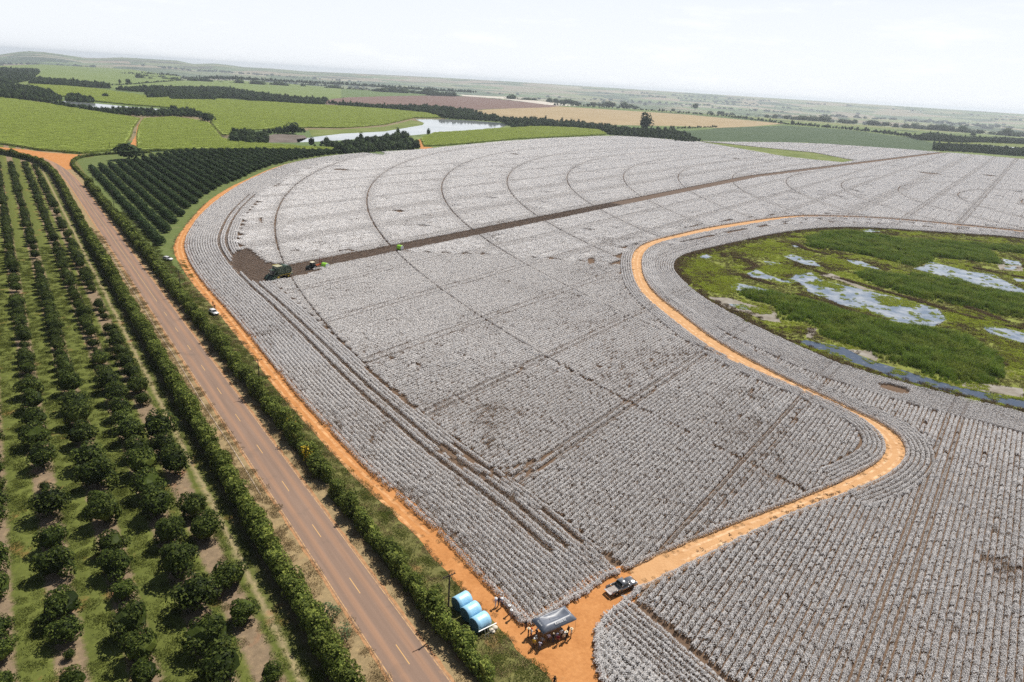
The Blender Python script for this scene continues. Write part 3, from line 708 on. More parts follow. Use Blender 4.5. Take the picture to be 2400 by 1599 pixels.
rows_interior(F1, [(HEAD_A, 21.7), (bi_x, 5.5), (bl_, 1.0)], 1)
# the block round the marsh
bo_ = resample(b_out[np.hypot(*b_out.T) < 700], 1.0); bo_ = bo_[np.argmin(np.hypot(*(bo_ - P1(1990, 1154)).T)):]
rows_head(F2, bo_, 6.2, 2, 1)
bm_ = resample(b_out[np.hypot(*b_out.T) < 700], 1.0); bm_ = bm_[:np.argmin(np.hypot(*(bm_ - P1(1990, 1154)).T)) + 2]; rows_head(F2, bm_, 1.1, 2, 1, first=.5)
pz_ = resample(plz_r, 1.0); rows_head(F2, pz_, 1.1, 2, 1, first=.5)
pr = plz_r[:-3]
ring = wet_in[(np.hypot(*wet_in.T) < 700)]
rows_head(F2, ring, 15.0, 2, 1)
lo_edge = RF([76, 20], [87.0, 87.0])
F3a = F2
hl = np.array([P1(1450, 1412), P1(1610, 1560), P1(1700, 1650)])
# drills parallel to the plaza edge in the near corner, then the straight drills
hd = hl - np.array([0, 0]);
rows_head(F2, np.vstack([P1(1420, 1442), P1(1440, 1425), P1(1830, 1800)]) if False else densify(np.array([P1(1438, 1424), P1(1438, 1424) - RU * 60]), 5), 12.9, 2, -1, first=-9.0)
band = np.array([P1(1438, 1424) + RV * -1.5, P1(1438, 1424) - RU * 60 + RV * -1.5])
rows_interior(F2, [(bo_[4:], 6.0), (bm_, 1.0), (ring, 15.1), (densify(np.array([P1(1438, 1424), P1(1438, 1424) - RU * 60]), 5), 4.0)], 2)
def cotton_field(name, lst, protos, label, z=.012):
    q = np.concatenate([x for x in lst if len(x)])
    if protos is not FAR:
        q[:, :2] += RNG.normal(0, .035, (len(q), 2))
    n = .55 * fnoise(q, .013, 9.0) + .85 * fnoise(q, .045, 2.0) + .55 * fnoise(q, .16, 5.0) + .34 * RNG.normal(size=len(q))
    # fewer open bolls along the road edge, as planted ground shows
    e = distline(q[:, :2], cl); n += np.where(e < 6, .42 * (1 - e / 6), 0)
    wp_ = P1(2335, 1335); n += 1.3 * np.exp(-(((q[:, 0] - wp_[0]) / 4.5) ** 2 + ((q[:, 1] - wp_[1]) / 5.0) ** 2)) + .6 * np.exp(-(((q[:, 0] - P1(1150, 985)[0]) / 5) ** 2 + ((q[:, 1] - P1(1150, 985)[1]) / 8) ** 2))
    p_ = q[:, :2] @ WV; rut = np.zeros(len(q), bool); hl_ = distline(q[:, :2], cl) < 21.5
    for r_ in RUT_P:
        for o in (-1.35, 1.35): rut |= np.abs(p_ - r_ - o) < .50
    rut &= ~hl_; low_ = (np.abs(q[:, 3] - .998) < 1e-4) | (np.abs(q[:, 3] - .998 * .53) < 1e-4); rut |= low_; n[rut] = np.where((np.hypot(*q[rut, :2].T) > 260) | inside(q[rut, :2], F2), .75, 1.0)
    pick = np.select([n < -.35, n < .12, n < .48, n < .80, n < 1.15], [2, 0, 1, 3, 4], 5)
    keep_ = ~((pick == 5) & (RNG.random(len(q)) < .25)); pick[low_] = 5; q, pick, rut, low_ = q[keep_], pick[keep_], rut[keep_], low_[keep_]
    flip = np.where(RNG.random(len(q)) < .5, math.pi, 0)
    sc = .97 + .12 * fnoise(q, .3, 7.0) + RNG.uniform(-.05, .05, len(q)); sc = np.c_[q[:, 3] * 1.03, sc, sc * RNG.uniform(.9, 1.1, len(q))]; sc[rut, 1] *= .72; sc[rut, 2] *= .8; sc[low_, 1:] *= .75
    return scatter(name, np.c_[q[:, :2], np.full(len(q), z)], q[:, 2] + flip + RNG.normal(0, .05, len(q)), sc, pick, protos, label, 'cotton')
cotton_field('cotton_plants', near_pts, NEAR, 'rows of ripe white cotton plants nearest the tent and track')
cotton_field('cotton_plants', mid_pts, MID, 'rows of ripe white cotton in the middle of the block')
cotton_field('cotton_plants', far_pts, FAR, 'pale expanse of distant ripe cotton')
print('cotton', sum(map(len, near_pts)), sum(map(len, mid_pts)), sum(map(len, far_pts)))
# cut swath: stalk stubble
sb = NT('stubble_soil', .97, .05)
sbm = sb.mapped((.9, .06, 1), (0, 0, ROW_AZ))
sb.color(sb.mix(.5, sb.ramp(sb.noise(1.2, 5, .7, sbm), [(.3, (.115, .082, .062)), (.7, (.19, .138, .106))]), sb.ramp(sb.noise(3.5, 6, .75), [(.35, (.06, .042, .032)), (.6, (.15, .108, .082)), (.76, (.42, .38, .34))])))
sb.bump(sb.noise(4, 5), .9, .12)
sw = [s_ * WU + (p_ + (max(0, s_ - 690) * .10)) * WV for s_, p_ in [(152, strip_lo), (400, strip_lo), (690, strip_lo), (900, strip_lo), (1015, strip_lo), (1015, strip_hi), (900, strip_hi), (690, strip_hi), (400, strip_hi), (152, strip_hi)]]
tag(sheet('harvested_strip', np.array(sw), .020, sb.m), 'long brown swath of picked cotton stubble crossing the white field', 'stubble', None, 'structure')
tag(sheet('harvested_corner', rough(HARV, 1.2, .35), .024, sb.m), 'brown picked corner in front of the green picker', 'stubble', None, 'structure')
def stubble_proto(name, rng):
    n = 46; B = np.c_[rng.uniform(-1, 1, n), rng.normal(0, .09, n), np.zeros(n)]; p = Pile()
    p.add(*blades(B, rng.uniform(.2, .55, n), .018, rng.uniform(.1, .5, n), rng), 1)
    m = 5; p.add(*octas(np.c_[rng.uniform(-1, 1, m), rng.normal(0, .2, m), rng.uniform(.03, .3, m)], rng.uniform(.025, .05, m), rng), 0)
    return proto(name, p.mesh(name, [boll.m, leafy('dry_stalk_' + name, (.05, .035, .026), (.11, .08, .06), (.17, .13, .1), .9, 0, .2)]))
STB = [stubble_proto('stubble_%d' % i, rg) for i in range(3)]
a, b = np.meshgrid(np.arange(120, 420, 2.0), np.arange(strip_lo - 45, strip_hi + 2, .92)); P = a.ravel()[:, None] * WU + b.ravel()[:, None] * WV
P = P[(strip_inside(P) | inside(P, HARV))]
scatter('cotton_stubble', np.c_[P, np.full(len(P), .03)], np.full(len(P), math.pi / 2 - ROW_AZ), RNG.uniform(.8, 1.2, len(P)), RNG.integers(0, 3, len(P)), STB, 'cut brown cotton stalks standing in the picked swath', 'stubble')

# ================================================================ ORCHARDS AND HEDGES
bark = plain('bark', (.085, .062, .045), .95, .1, var=.3, scale=6)
orch_leaf = leafy('orchard_leaf', (.016, .026, .005), (.045, .066, .012), (.125, .155, .030), .55, .32, .45)
young_leaf = leafy('young_orchard_leaf', (.013, .027, .009), (.034, .062, .018), (.080, .12, .034), .55, .2, .3)
hedge_leaf = leafy('hedge_leaf', (.032, .048, .009), (.095, .125, .022), (.235, .265, .055), .6, .3, .55)
wood_leaf = leafy('woodland_leaf', (.016, .030, .012), (.040, .066, .024), (.092, .128, .046), .7, .15, .6)
def icos(r, c, squash=1.0, sub=2, jit=.12, rng=RNG):
    bm = bmesh.new(); bmesh.ops.create_icosphere(bm, subdivisions=sub, radius=1)
    V = np.array([v.co[:] for v in bm.verts]); F = np.array([[v.index for v in f.verts] for f in bm.faces]); bm.free()
    V = V * rng.uniform(1 - jit, 1 + jit, (len(V), 1)) * np.array([r, r, r * squash]) + np.array(c); return V, F
def blob_leaves(centres, radii, n, leaf, rng, up=.35, zmin=.15):
    """leaves over the outside of many overlapping clumps"""
    k = len(centres); w = radii ** 2; idx = rng.choice(k, n, p=w / w.sum())
    d = unit(rng.normal(size=(n, 3)) + np.array([0, 0, .25])); C = centres[idx] + d * radii[idx][:, None] * rng.uniform(.82, 1.08, (n, 1))
    # leave out what lies deep inside a neighbouring clump
    dm = np.min(np.linalg.norm(C[:, None] - centres[None], axis=2) / radii[None], axis=1); m = (dm > .72) & (C[:, 2] > zmin)
    C, d = C[m], d[m]; nr = unit(d + rng.normal(0, .45, d.shape) + np.array([0, 0, up]))
    s = rng.uniform(.6, 1.3, len(C)) * leaf
    return leaves(C, nr, s, s * .55, rng)
def crown_mesh(name, rng, rad, height, n, leaf, m, blobs=24, base=.3, core=True):
    a = rng.uniform(0, 6.28, blobs); zc = rng.uniform(0, 1, blobs) ** .8; rr = rad * np.sqrt(np.clip(1 - (zc * .9) ** 2.2, .05, 1)) * rng.uniform(.35, .84, blobs)
    C = np.c_[rr * np.cos(a), rr * np.sin(a), base + rad * .32 + zc * (height - base - rad * .62)]
    rd = rad * rng.uniform(.18, .48, blobs); p = Pile()
    p.add(*blob_leaves(C, rd, n, leaf, rng))
    if core:
        V, F = icos(rad * .70, (0, 0, base + (height - base) * .48), (height - base) * .40 / (rad * .70), 2, .15, rng); p.add(V, F)
    return p.mesh(name, [m])
def trunk_mesh(name, h, r, rng):
    q = [(0, 0, -.05), (rng.normal(0, .05), rng.normal(0, .05), h * .5), (rng.normal(0, .1), rng.normal(0, .1), h)]
    p = Pile(); p.add(*tube(q, [r * 1.25, r, r * .7], 7))
    for k in range(3):
        a = rng.uniform(0, 6.28); e = (math.cos(a) * h * .6, math.sin(a) * h * .6, h * 1.5); p.add(*tube([q[1], q[2], e], [r * .5, r * .45, r * .2], 5))
    return p.mesh(name, [bark])
rt = np.random.default_rng(11)
ORC = [(crown_mesh('crown', rt, 2.2, h, 2300, .17, orch_leaf, bl), trunk_mesh('trunk', .9, .13, rt)) for h, bl in ((3.5, 24), (3.2, 15), (3.9, 30), (3.3, 12), (3.7, 19))]
YNG = [(crown_mesh('crown', rt, 2.0, h, 1100, .24, young_leaf, 20, .15), trunk_mesh('trunk', .6, .1, rt)) for h in (3.1, 3.3, 3.5, 3.2)]
def tree(name, pair, loc, rz, sc, label, cat, group):
    r = empty(name, loc, rz); r.scale = sc; tag(r, label, cat, group)
    for nm, me in (('crown', pair[0]), ('trunk', pair[1])):
        o = bpy.data.objects.new(nm, me); COL.objects.link(o); o.parent = r
    return r
ORD = ['first', 'second', 'third', 'fourth', 'fifth', 'sixth', 'seventh', 'eighth', 'ninth', 'tenth']
def ordn(i):
    n = i + 1
    if n <= 10: return ORD[i]
    return '%d%s' % (n, 'th' if 10 <= n % 100 <= 20 else {1: 'st', 2: 'nd', 3: 'rd'}.get(n % 10, 'th'))
# near trees as they stand (crown centre and half width read off the photograph at 2.24 px per unit)
Q7 = {0: [(1340, 1560, 55), (1270, 1200, 72), (1190, 1020, 84), (1082, 775, 92), (1045, 655, 75), (935, 435, 84), (905, 330, 58), (860, 262, 78), (805, 178, 30), (756, 78, 36), (728, 18, 52)],
      1: [(1165, 1500, 120), (1075, 1350, 105), (1005, 1140, 100), (920, 965, 100), (862, 805, 86), (812, 662, 84), (768, 555, 76), (736, 440, 84), (700, 362, 60), (662, 272, 66), (640, 205, 60), (604, 152, 60), (580, 72, 60), (560, 10, 55)],
      2: [(765, 1530, 75), (742, 1400, 95), (692, 1275, 95), (662, 1190, 42), (642, 1085, 60), (612, 960, 88), (590, 850, 76), (537, 695, 90), (525, 620, 58), (502, 500, 86), (470, 400, 78), (430, 282, 70), (410, 185, 70), (382, 112, 64), (368, 20, 60)],
      3: [(392, 1560, 70), (352, 1400, 28), (350, 1300, 80), (318, 1180, 98), (300, 950, 90), (286, 822, 76), (262, 652, 84), (236, 522, 26), (222, 402, 64), (210, 285, 70), (190, 190, 64), (178, 102, 60), (160, 30, 60)],
      4: [(48, 1565, 80), (50, 1385, 80), (44, 1255, 62), (52, 1050, 72), (32, 905, 80), (36, 700, 66), (25, 610, 60), (20, 540, 60), (15, 440, 60)]}
row_name = ['the row beside the long roadside hedge', 'the second row from the roadside hedge', 'the third row from the roadside hedge', 'the fourth row from the roadside hedge', 'the fifth row from the roadside hedge', 'the sixth row from the roadside hedge']
n_old = 0; OLD = []
GLINE = np.vstack([RF([48, 120, 200, 300, 385], [24.8, 24.7, 24.8, 24.8, 24.6]), PX([(136, 420), (112, 396), (85, 380), (40, 368), (0, 361), (-60, 352)])])
for ri, p_row in enumerate(ROWS):
    lst = []                                     # s along the row, half width
    for x, y_, r_ in Q7.get(ri, []):
        px = (x * .44577, 900 + y_ * .44577); w = P1(*px, z=1.5); m_per = CAM_H / (.9315 * (px[1] - HOR0 - HORS * (px[0] - 1200)))
        lst.append((w @ RU, r_ * .44577 * m_per * 1.08))
    s_ = (max(a for a, _ in lst) + 4.4) if lst else 60.0
    rr_ = random.Random(ri)
    while s_ < 590:
        if rr_.random() > (.27 if ri == 0 else .12): lst.append((s_, rr_.uniform(1.6, 2.35) if rr_.random() > .1 else rr_.uniform(.9, 1.4)))
        s_ += rr_.uniform(4.0, 5.2) if ri else rr_.uniform(4.6, 7.0)
    lst.sort(); seen = []
    for s1, r1 in lst:
        w = RF(s1, p_row + rr_.uniform(-.3, .3)); q = toPX([[w[0], w[1], 1.5]])[0]
        if s1 > 380 and distline(w[None], GLINE)[0] < 6.5: continue
        if -45 < q[0] < 2400 and q[1] < 1660 and w[1] > 25: seen.append((w, r1))
    for i, (w, r1) in enumerate(seen): OLD.append((math.hypot(*w), ri, i, w, r1))
OLD.sort(key=lambda t: t[0]); rr_ = random.Random(17)
for d_, ri, i, w, r1 in OLD[:300]:
    k = r1 / 2.2 * rr_.uniform(.96, 1.05); hz = k * rr_.uniform(.88, 1.12)
    tree('orchard_tree', ORC[rr_.randrange(5)], (w[0], w[1], 0), rr_.uniform(0, 6.28), (k * rr_.uniform(.9, 1.14), k * rr_.uniform(.9, 1.14), hz), '%s dark orchard tree from the near end of %s' % (ordn(i), row_name[ri]), 'tree', 'old orchard trees left of the road'); n_old += 1
OLDR = OLD[300:]
print('old orchard', n_old)
# dense young orchard: rows parallel to the road
yo = []
for k in range(0, 75):
    p_row = 48.8 + 6.85 * k
    s_ = np.arange(150, 1100, 3.35); P = RF(s_ + RNG.uniform(-.2, .2, len(s_)), p_row + RNG.uniform(-.12, .12, len(s_)))
    m = inside(P, OR_POLY) & (distline(P, al) > 5.0) & (P @ RU < 560 + 9 * k)
    top = PX([(180, 374), (300, 361), (480, 356), (620, 354.5), (760, 356), (850, 359)])
    m &= distline(P, np.vstack([OR_POLY[3:10]])) > 5.0
    for w in P[m]: yo.append((k, w[0], w[1]))
yo = np.array(yo); dist = np.hypot(yo[:, 1], yo[:, 2]); order = np.argsort(dist)
single = np.zeros(len(yo), bool); single[order[:300]] = True
rr_ = random.Random(5); cnt = {}
for k, x, y_ in yo[single][np.lexsort((np.hypot(yo[single][:, 1], yo[single][:, 2]), yo[single][:, 0]))]:
    i = cnt.get(int(k), 0); cnt[int(k)] = i + 1; sc_ = rr_.uniform(.92, 1.12)
    tree('young_orchard_tree', YNG[rr_.randrange(4)], (x, y_, 0), rr_.uniform(0, 6.28), (sc_, sc_, sc_ * rr_.uniform(.92, 1.1)), '%s tree from the earth road in dense orchard row %s from the asphalt' % (ordn(i), ordn(int(k) - int(yo[:, 0].min()))), 'tree', 'dense young orchard trees')
rest = yo[~single]
YP = [proto('young_tree_%d' % i, crown_mesh('young_crown', rt, 2.05, 3.3, 340, .42, young_leaf, 16, .1)) for i in range(3)]
scatter('orchard_rows', np.c_[rest[:, 1:], np.zeros(len(rest))], RNG.uniform(0, 6.28, len(rest)), RNG.uniform(.92, 1.12, len(rest)), RNG.integers(0, 3, len(rest)), YP, 'far rows of the dense dark green orchard below the cane', 'orchard')
print('young orchard', len(yo))
OP = [proto('old_tree_%d' % i, crown_mesh('old_crown', rt, 2.2, 3.4, 520, .36, orch_leaf, 18, .3)) for i in range(3)]
if OLDR: scatter('old_orchard_rows', np.array([(t[3][0], t[3][1], 0) for t in OLDR]), RNG.uniform(0, 6.28, len(OLDR)), np.array([t[4] / 2.2 for t in OLDR]), RNG.integers(0, 3, len(OLDR)), OP, 'far ends of the old orchard rows by the hedge bend', 'orchard')

# hedges: shrubs side by side
def shrub_mesh(name, rng, n, leaf, m, L_=3.2, w=1.5, h=3.9, blobs=26):
    C = np.c_[rng.uniform(-L_ / 2, L_ / 2, blobs), rng.uniform(-1, 1, blobs) * w * .62, rng.uniform(.5, h - .75, blobs)]
    rd = rng.uniform(.62, 1.0, blobs); p = Pile(); p.add(*blob_leaves(C, rd, n, leaf, rng, .4, .05))
    p.add(*box((0, 0, h * .42), (L_ * .9, w * 1.0, h * .74), 0, .7)); return p.mesh(name, [m])
SHR = [shrub_mesh('shrub', rt, 2600, .19, hedge_leaf) for _ in range(6)]
SHF = [shrub_mesh('shrub_far', rt, 900, .34, hedge_leaf, blobs=18) for _ in range(4)]
flower = leafy('yellow_flower', (.45, .30, .02), (.62, .44, .03), (.72, .56, .08), .7, .1, .1)
bl_leaf = leafy('bluish_shrub_leaf', (.05, .075, .035), (.10, .14, .06), (.19, .23, .12), .6, .25, .3)
def hedge(name, line, step, label, gaps=(), w0=1.0, h0=1.0, var=.12, seed=1, wob=.25):
    rr = random.Random(seed); a = densify(line, .5); acc = np.concatenate([[0], np.cumsum(np.hypot(*np.diff(a, axis=0).T))])
    root = empty(name, (a[0][0], a[0][1], 0)); tag(root, label, 'hedge'); s_ = 0.0; base = Vector(root.location)
    while s_ < acc[-1]:
        x, y_ = np.interp(s_, acc, a[:, 0]), np.interp(s_, acc, a[:, 1]); x2, y2 = np.interp(s_ + 1.5, acc, a[:, 0]), np.interp(s_ + 1.5, acc, a[:, 1])
        if not any(math.hypot(x - gx, y_ - gy) < gr for gx, gy, gr in gaps):
            me = rr.choice(SHR) if math.hypot(x, y_) < 260 else rr.choice(SHF)
            o = bpy.data.objects.new('shrub', me); COL.objects.link(o); o.parent = root
            k = 1 + rr.uniform(-var, var); o.location = Vector((x + rr.uniform(-wob, wob), y_ + rr.uniform(-wob, wob), 0)) - base
            o.rotation_euler = (0, 0, math.atan2(y2 - y_, x2 - x) + rr.choice((0, math.pi)) + rr.uniform(-.15, .15)); o.scale = (1, w0 * k, h0 * k * (1 + rr.uniform(-var, var)))
        s_ += step * rr.uniform(.85, 1.12)
    return root
gl = np.vstack([RF([48, 120, 200, 300, 385], [24.8, 24.7, 24.8, 24.8, 24.6]), PX([(136, 420), (112, 396), (85, 380), (40, 368), (0, 361), (-60, 352)])])
hedge('roadside_hedge', smooth(gl, 1), 2.35, 'long clipped green hedge between the old orchard and the asphalt', w0=1.02, h0=1.10, var=.16)
rg_gap = random.Random(31)
gp = [(*P1(800, 1140), 2.2), (*RF(118.5, 40.8), 1.2), (*RF(72.0, 40.6), .6)]
g1 = PX([(797, 1134)])[0] @ RU
hedge('roadside_hedge', RF([55.5, g1 - 2.4], [40.5, 40.4]), 2.2, 'bushy hedge with ragged top behind the three blue bales', w0=.86, h0=.84, var=.30, seed=4, wob=.4)
hedge('roadside_hedge', RF([g1 + 2.6, 190, 300, 400, 450, 488], [40.6, 40.4, 40.3, 40.0, 39.9, 39.6]), 2.3, 'long ragged hedge along the far side of the asphalt up to the bend', gaps=[(*RF(112 + 23 * i + rg_gap.uniform(-8, 8), 40.5), rg_gap.uniform(.5, 1.3)) for i in range(9)], w0=1.0, h0=.98, var=.30, seed=5, wob=.35)
hedge('boundary_hedge', smooth(PX([(203, 420), (184, 404), (172, 392), (170, 381), (185, 371), (215, 366), (262, 362), (300, 360), (350, 359)]), 2), 2.6, 'low hedge curving round the corner of the dense orchard', w0=.8, h0=.55, var=.15, seed=6)
def dressing(name, c, m, n, rad, h, label, cat, seed):
    rr = np.random.default_rng(seed); k = 9; C = np.c_[rr.normal(0, rad * .5, (k, 2)), rr.uniform(.4, h, k)]
    p = Pile(); p.add(*blob_leaves(C, rr.uniform(.5, .9, k), n, .15, rr)); root = empty(name, (c[0], c[1], 0)); tag(root, label, cat)
    o = link('crown', p.mesh('crown', [m]), None, root); link('trunk', trunk_mesh('trunk', .8, .06, rr), None, root); return root
dressing('flowering_shrub', P1(722, 1082), flower, 420, .8, 3.0, 'yellow flowering shrub in the ragged hedge beside the asphalt', 'shrub', 3)
dressing('flowering_shrub', P1(684, 978 + 24), flower, 160, .6, 3.0, 'sparse yellow blossom patch higher up the ragged hedge', 'shrub', 8)
dressing('bluish_shrub', P1(775, 1455), bl_leaf, 900, 1.0, 2.6, 'grey green shrub pushing out of the clipped hedge toward the asphalt', 'shrub', 4)
dressing('bluish_shrub', P1(808, 1492), bl_leaf, 500, .8, 1.4, 'small grey green bush on the verge beside the clipped hedge', 'shrub', 5)

# ---------------------------------------------------------------- grass tufts
grass_a = leafy('alley_grass', (.065, .082, .016), (.115, .138, .028), (.19, .205, .05), .8, .25, .5)
grass_d = leafy('dry_grass', (.16, .115, .055), (.29, .215, .11), (.40, .31, .17), .9, .15, .4)
def tuft(name, n, size, h, m, rng, w=.018):
    B = np.c_[rng.uniform(-size, size, (n, 2)), np.zeros(n)]; p = Pile(); p.add(*blades(B, rng.uniform(.5, 1.2, n) * h, w, rng.uniform(.2, .9, n), rng)); return proto(name, p.mesh(name, [m]))
TG = [tuft('grass_%d' % i, 150, .8, .16, grass_a, rt, .03) for i in range(3)]
TD = [tuft('dry_%d' % i, 110, .7, .20, grass_d, rt, .025) for i in range(3)]
def strip_pts(p0, p1, s0, s1, den):
    n = int((p1 - p0) * (s1 - s0) * den); return RF(RNG.uniform(s0, s1, n), RNG.uniform(p0, p1, n))
G_ = []
for a_, b_ in zip([19.6] + [r_ - 1.6 for r_ in ROWS[:-1]], [ROWS[0] + 1.6] + [r_ + 1.6 for r_ in ROWS[1:]]): G_.append(strip_pts(b_, a_, 58, 330, .42))
G_.append(strip_pts(21, 23.2, 58, 330, .4)); G_.append(strip_pts(42.4, 46.6, 62, 400, .75)); G_.append(strip_pts(42.4, 54, 20, 62, .75))
G_ = np.vstack(G_); G_ = G_[vis(G_) & (fnoise(G_, .35, 4.0) > -.6) & ~inside(G_, earthA)]
scatter('verge_grass', np.c_[G_, np.full(len(G_), .01)], RNG.uniform(0, 6.28, len(G_)), RNG.uniform(.7, 1.4, len(G_)), RNG.integers(0, 3, len(G_)), TG, 'short green grass of the orchard alleys and verges', 'grass')
D_ = np.vstack([strip_pts(26.6, 30.0, 55, 360, .75), strip_pts(37.4, 40.0, 55, 360, .5), strip_pts(42.6, 47.0, 30, 300, .30), strip_pts(46, 52, 20, 62, .30)] + [strip_pts(r_ - 1.5, r_ + 1.5, 58, 200, .08) for r_ in ROWS[:4]]); D_ = D_[vis(D_) & (fnoise(D_, .3, 8.0) > -.2) & ~inside(D_, earthA)]
scatter('dry_verge_grass', np.c_[D_, np.full(len(D_), .01)], RNG.uniform(0, 6.28, len(D_)), RNG.uniform(.6, 1.5, len(D_)), RNG.integers(0, 3, len(D_)), TD, 'dry straw coloured grass beside the asphalt', 'grass')

# weeds creeping in from the road edges
e_ = np.vstack([offset_line(al[::-1], d_) + RNG.normal(0, .35, (len(offset_line(al[::-1], d_)), 2)) for d_ in (-.3, .0, .3)] + [offset_line(cl, -.35) + RNG.normal(0, .3, (len(offset_line(cl, 0)), 2))] + [offset_line(b_in, .3) + RNG.normal(0, .25, (len(offset_line(b_in, 0)), 2)), offset_line(b_out, -.3) + RNG.normal(0, .25, (len(offset_line(b_out, 0)), 2))])
e_ = e_[vis(e_) & (np.hypot(*e_.T) < 420)]; e_ = e_[fnoise(e_, .25, 14.0) > -.1]
scatter('edge_weeds', np.c_[e_, np.full(len(e_), .02)], RNG.uniform(0, 6.28, len(e_)), RNG.uniform(.3, .8, len(e_)), RNG.integers(0, 3, len(e_)), TD, 'dry weeds along the edges of the earth roads', 'weeds')

# ================================================================ CANE, FIELDS, WATER, WOODS
def pxA(l): return PX([(x * .33985, 100 + y_ * .33985) for x, y_ in l])
def pxB(l): return PX([(800 + x * .33985, 150 + y_ * .33985) for x, y_ in l])
def pxC(l): return PX([(1600 + x * .33985, 200 + y_ * .33985) for x, y_ in l])
cane_leaf = leafy('cane_leaf', (.23, .285, .052), (.345, .41, .090), (.45, .51, .15), .7, .35, .25)
cb = NT('cane_mass', .9, .1); cb.color(cb.ramp(cb.noise(.06, 6, .7), [(.3, (.20, .25, .05)), (.7, (.29, .345, .085))])); cb.bump(cb.noise(.9, 6, .75), 1.0, .9)
def cane_patch(name, size, n, rng, l=.75):
    x = rng.uniform(-size / 2, size / 2, (n, 2)); p = Pile()
    p.add(*blades(np.c_[x, np.full(n, -.5)], rng.uniform(.9, 1.8, n), .085, rng.uniform(.3, .9, n), rng)); return proto(name, p.mesh(name, [cane_leaf]))
CP = [cane_patch('cane_%d' % i, 5.0, 210, rt) for i in range(4)]
def cane(name, poly, label, h=2.3, size=4.4):
    q = densify(poly, 6, True); sheet(name, q, h - .45, cb.m, 'stuff', 'green mass beneath the ' + label, 'cane', thick=h - .45)
    lo, hi = q.min(0), q.max(0); a, b = np.meshgrid(np.arange(lo[0], hi[0], size), np.arange(lo[1], hi[1], size))
    P = np.c_[a.ravel(), b.ravel()] + RNG.uniform(-2.2, 2.2, (a.size, 2)); P = P[vis(P, 60)]; P = P[inside(P, q)]; d = distline(P, q, True)
    P, d = P[d > 1.6], d[d > 1.6]; sz = np.where(np.hypot(*P.T) > 1100, 1.35, 1.0)
    e = densify(poly, 1.6, True); e = e[vis(e)]; m = len(e)
    pts = np.vstack([np.c_[P, np.full(len(P), h - .5)], np.c_[e + RNG.normal(0, .2, (m, 2)), RNG.uniform(.4, h - .6, m)]])
    sc_ = np.concatenate([sz * RNG.uniform(.7, 1.3, len(P)), np.full(m, .42)])
    return scatter(name + '_leaves', pts, RNG.uniform(0, 6.28, len(pts)), sc_, RNG.integers(0, 4, len(pts)), CP, label, 'cane')
C1 = np.vstack([PX([(-120, 222), (0, 231)]), pxA([(350, 432), (600, 477), (850, 512), (962, 528), (918, 590), (898, 650), (868, 700), (840, 728)]), PX([(290, 352), (190, 361), (102, 354), (0, 338), (-120, 322)])])
C2 = np.vstack([pxA([(995, 530), (1200, 520), (1390, 545), (1440, 560), (1490, 620), (1530, 668), (1600, 685)]), PX([(620, 340), (700, 346), (800, 352), (845, 354.5)]), PX([(800, 355), (620, 352), (480, 352.5), (330, 355)]), pxA([(955, 735), (950, 650), (965, 580)])])
C3 = np.vstack([PX([(68, 198.6), (150, 203), (221, 209), (340, 226), (503, 234), (620, 240), (714, 246), (800, 250), (900, 257), (980, 264), (1038, 273), (1030, 277.5), (970, 277), (936, 285), (902, 293), (850, 298), (800, 301), (721, 300), (646, 303), (560, 308), (530, 318)]), pxA([(1535, 640), (1500, 600), (1455, 548), (1470, 515), (1330, 470), (1150, 450), (900, 432), (700, 412), (560, 395), (430, 372), (330, 330)])])
C4 = pxB([(552, 522), (640, 482), (1100, 452), (1350, 437), (1600, 447), (1780, 462), (1822, 487), (1810, 492), (1200, 521), (700, 566), (575, 571)])
cane('sugarcane', C1, 'tall yellow green sugarcane beyond the earth junction left of the footpath')
cane('sugarcane', C2, 'tall sugarcane right of the footpath above the dense orchard')
cane('sugarcane', C3, 'broad light green cane field around the two lakes', 2.2, 5.5)
cane('sugarcane', C4, 'bright wedge of cane behind the cotton beside the lake')
tag(sheet('cane_path', rough(pxA([(985, 525), (950, 570), (935, 640), (905, 695), (875, 735), (958, 740), (960, 700), (957, 640), (970, 580)]), 4, .6), .03, dt.m), 'orange footpath climbing between two cane blocks', 'path', None, 'structure')
tag(sheet('cane_path', rough(pxA([(1500, 640), (1545, 660), (1550, 690), (1520, 680)]), 3, .5), .03, dt.m), 'short orange path end beside the bushy lake shore', 'path', None, 'structure')
tag(sheet('field_corner', rough(pxB([(500, 530), (545, 520), (565, 572), (640, 575), (560, 590), (500, 560)]), 3, .6), .03, dt.m), 'patch of orange earth at the corner of the cane wedge', 'earth', None, 'structure')
def fieldmat(name, a, b, c_, sc=.02, az=None, st=.6):
    s = NT(name, .95, .05); col = s.ramp(s.noise(sc, 6, .65), [(.3, a), (.5, b), (.72, c_)])
    if az is not None:
        mpp = s.mapped((.35, .012, 1), (0, 0, az)); col = s.mix(st, col, s.ramp(s.noise(1.0, 3, .6, mpp), [(.35, a), (.65, c_)]))
    return s.color(col).m
f_red = fieldmat('ploughed_red_soil', (.135, .090, .078), (.17, .113, .098), (.21, .142, .122), .01, R(-60))
f_tan = fieldmat('ripe_tan_crop', (.26, .20, .115), (.33, .255, .15), (.40, .31, .19), .012, R(30), .5)
f_grn = fieldmat('dark_green_crop', (.052, .078, .042), (.066, .096, .05), (.088, .118, .062), .012, R(70), .5)
f_lgr = fieldmat('pale_green_pasture', (.12, .165, .058), (.155, .205, .072), (.20, .235, .09), .008, R(60), .4)
f_mid = fieldmat('mid_green_crop', (.085, .13, .055), (.115, .16, .065), (.15, .19, .08), .008, R(-70), .5)
f_bank = fieldmat('lake_bank_grass', (.095, .12, .035), (.145, .175, .05), (.20, .215, .085), .03)
f_mud = fieldmat('grey_mud', (.10, .085, .072), (.15, .125, .11), (.20, .17, .15), .05)
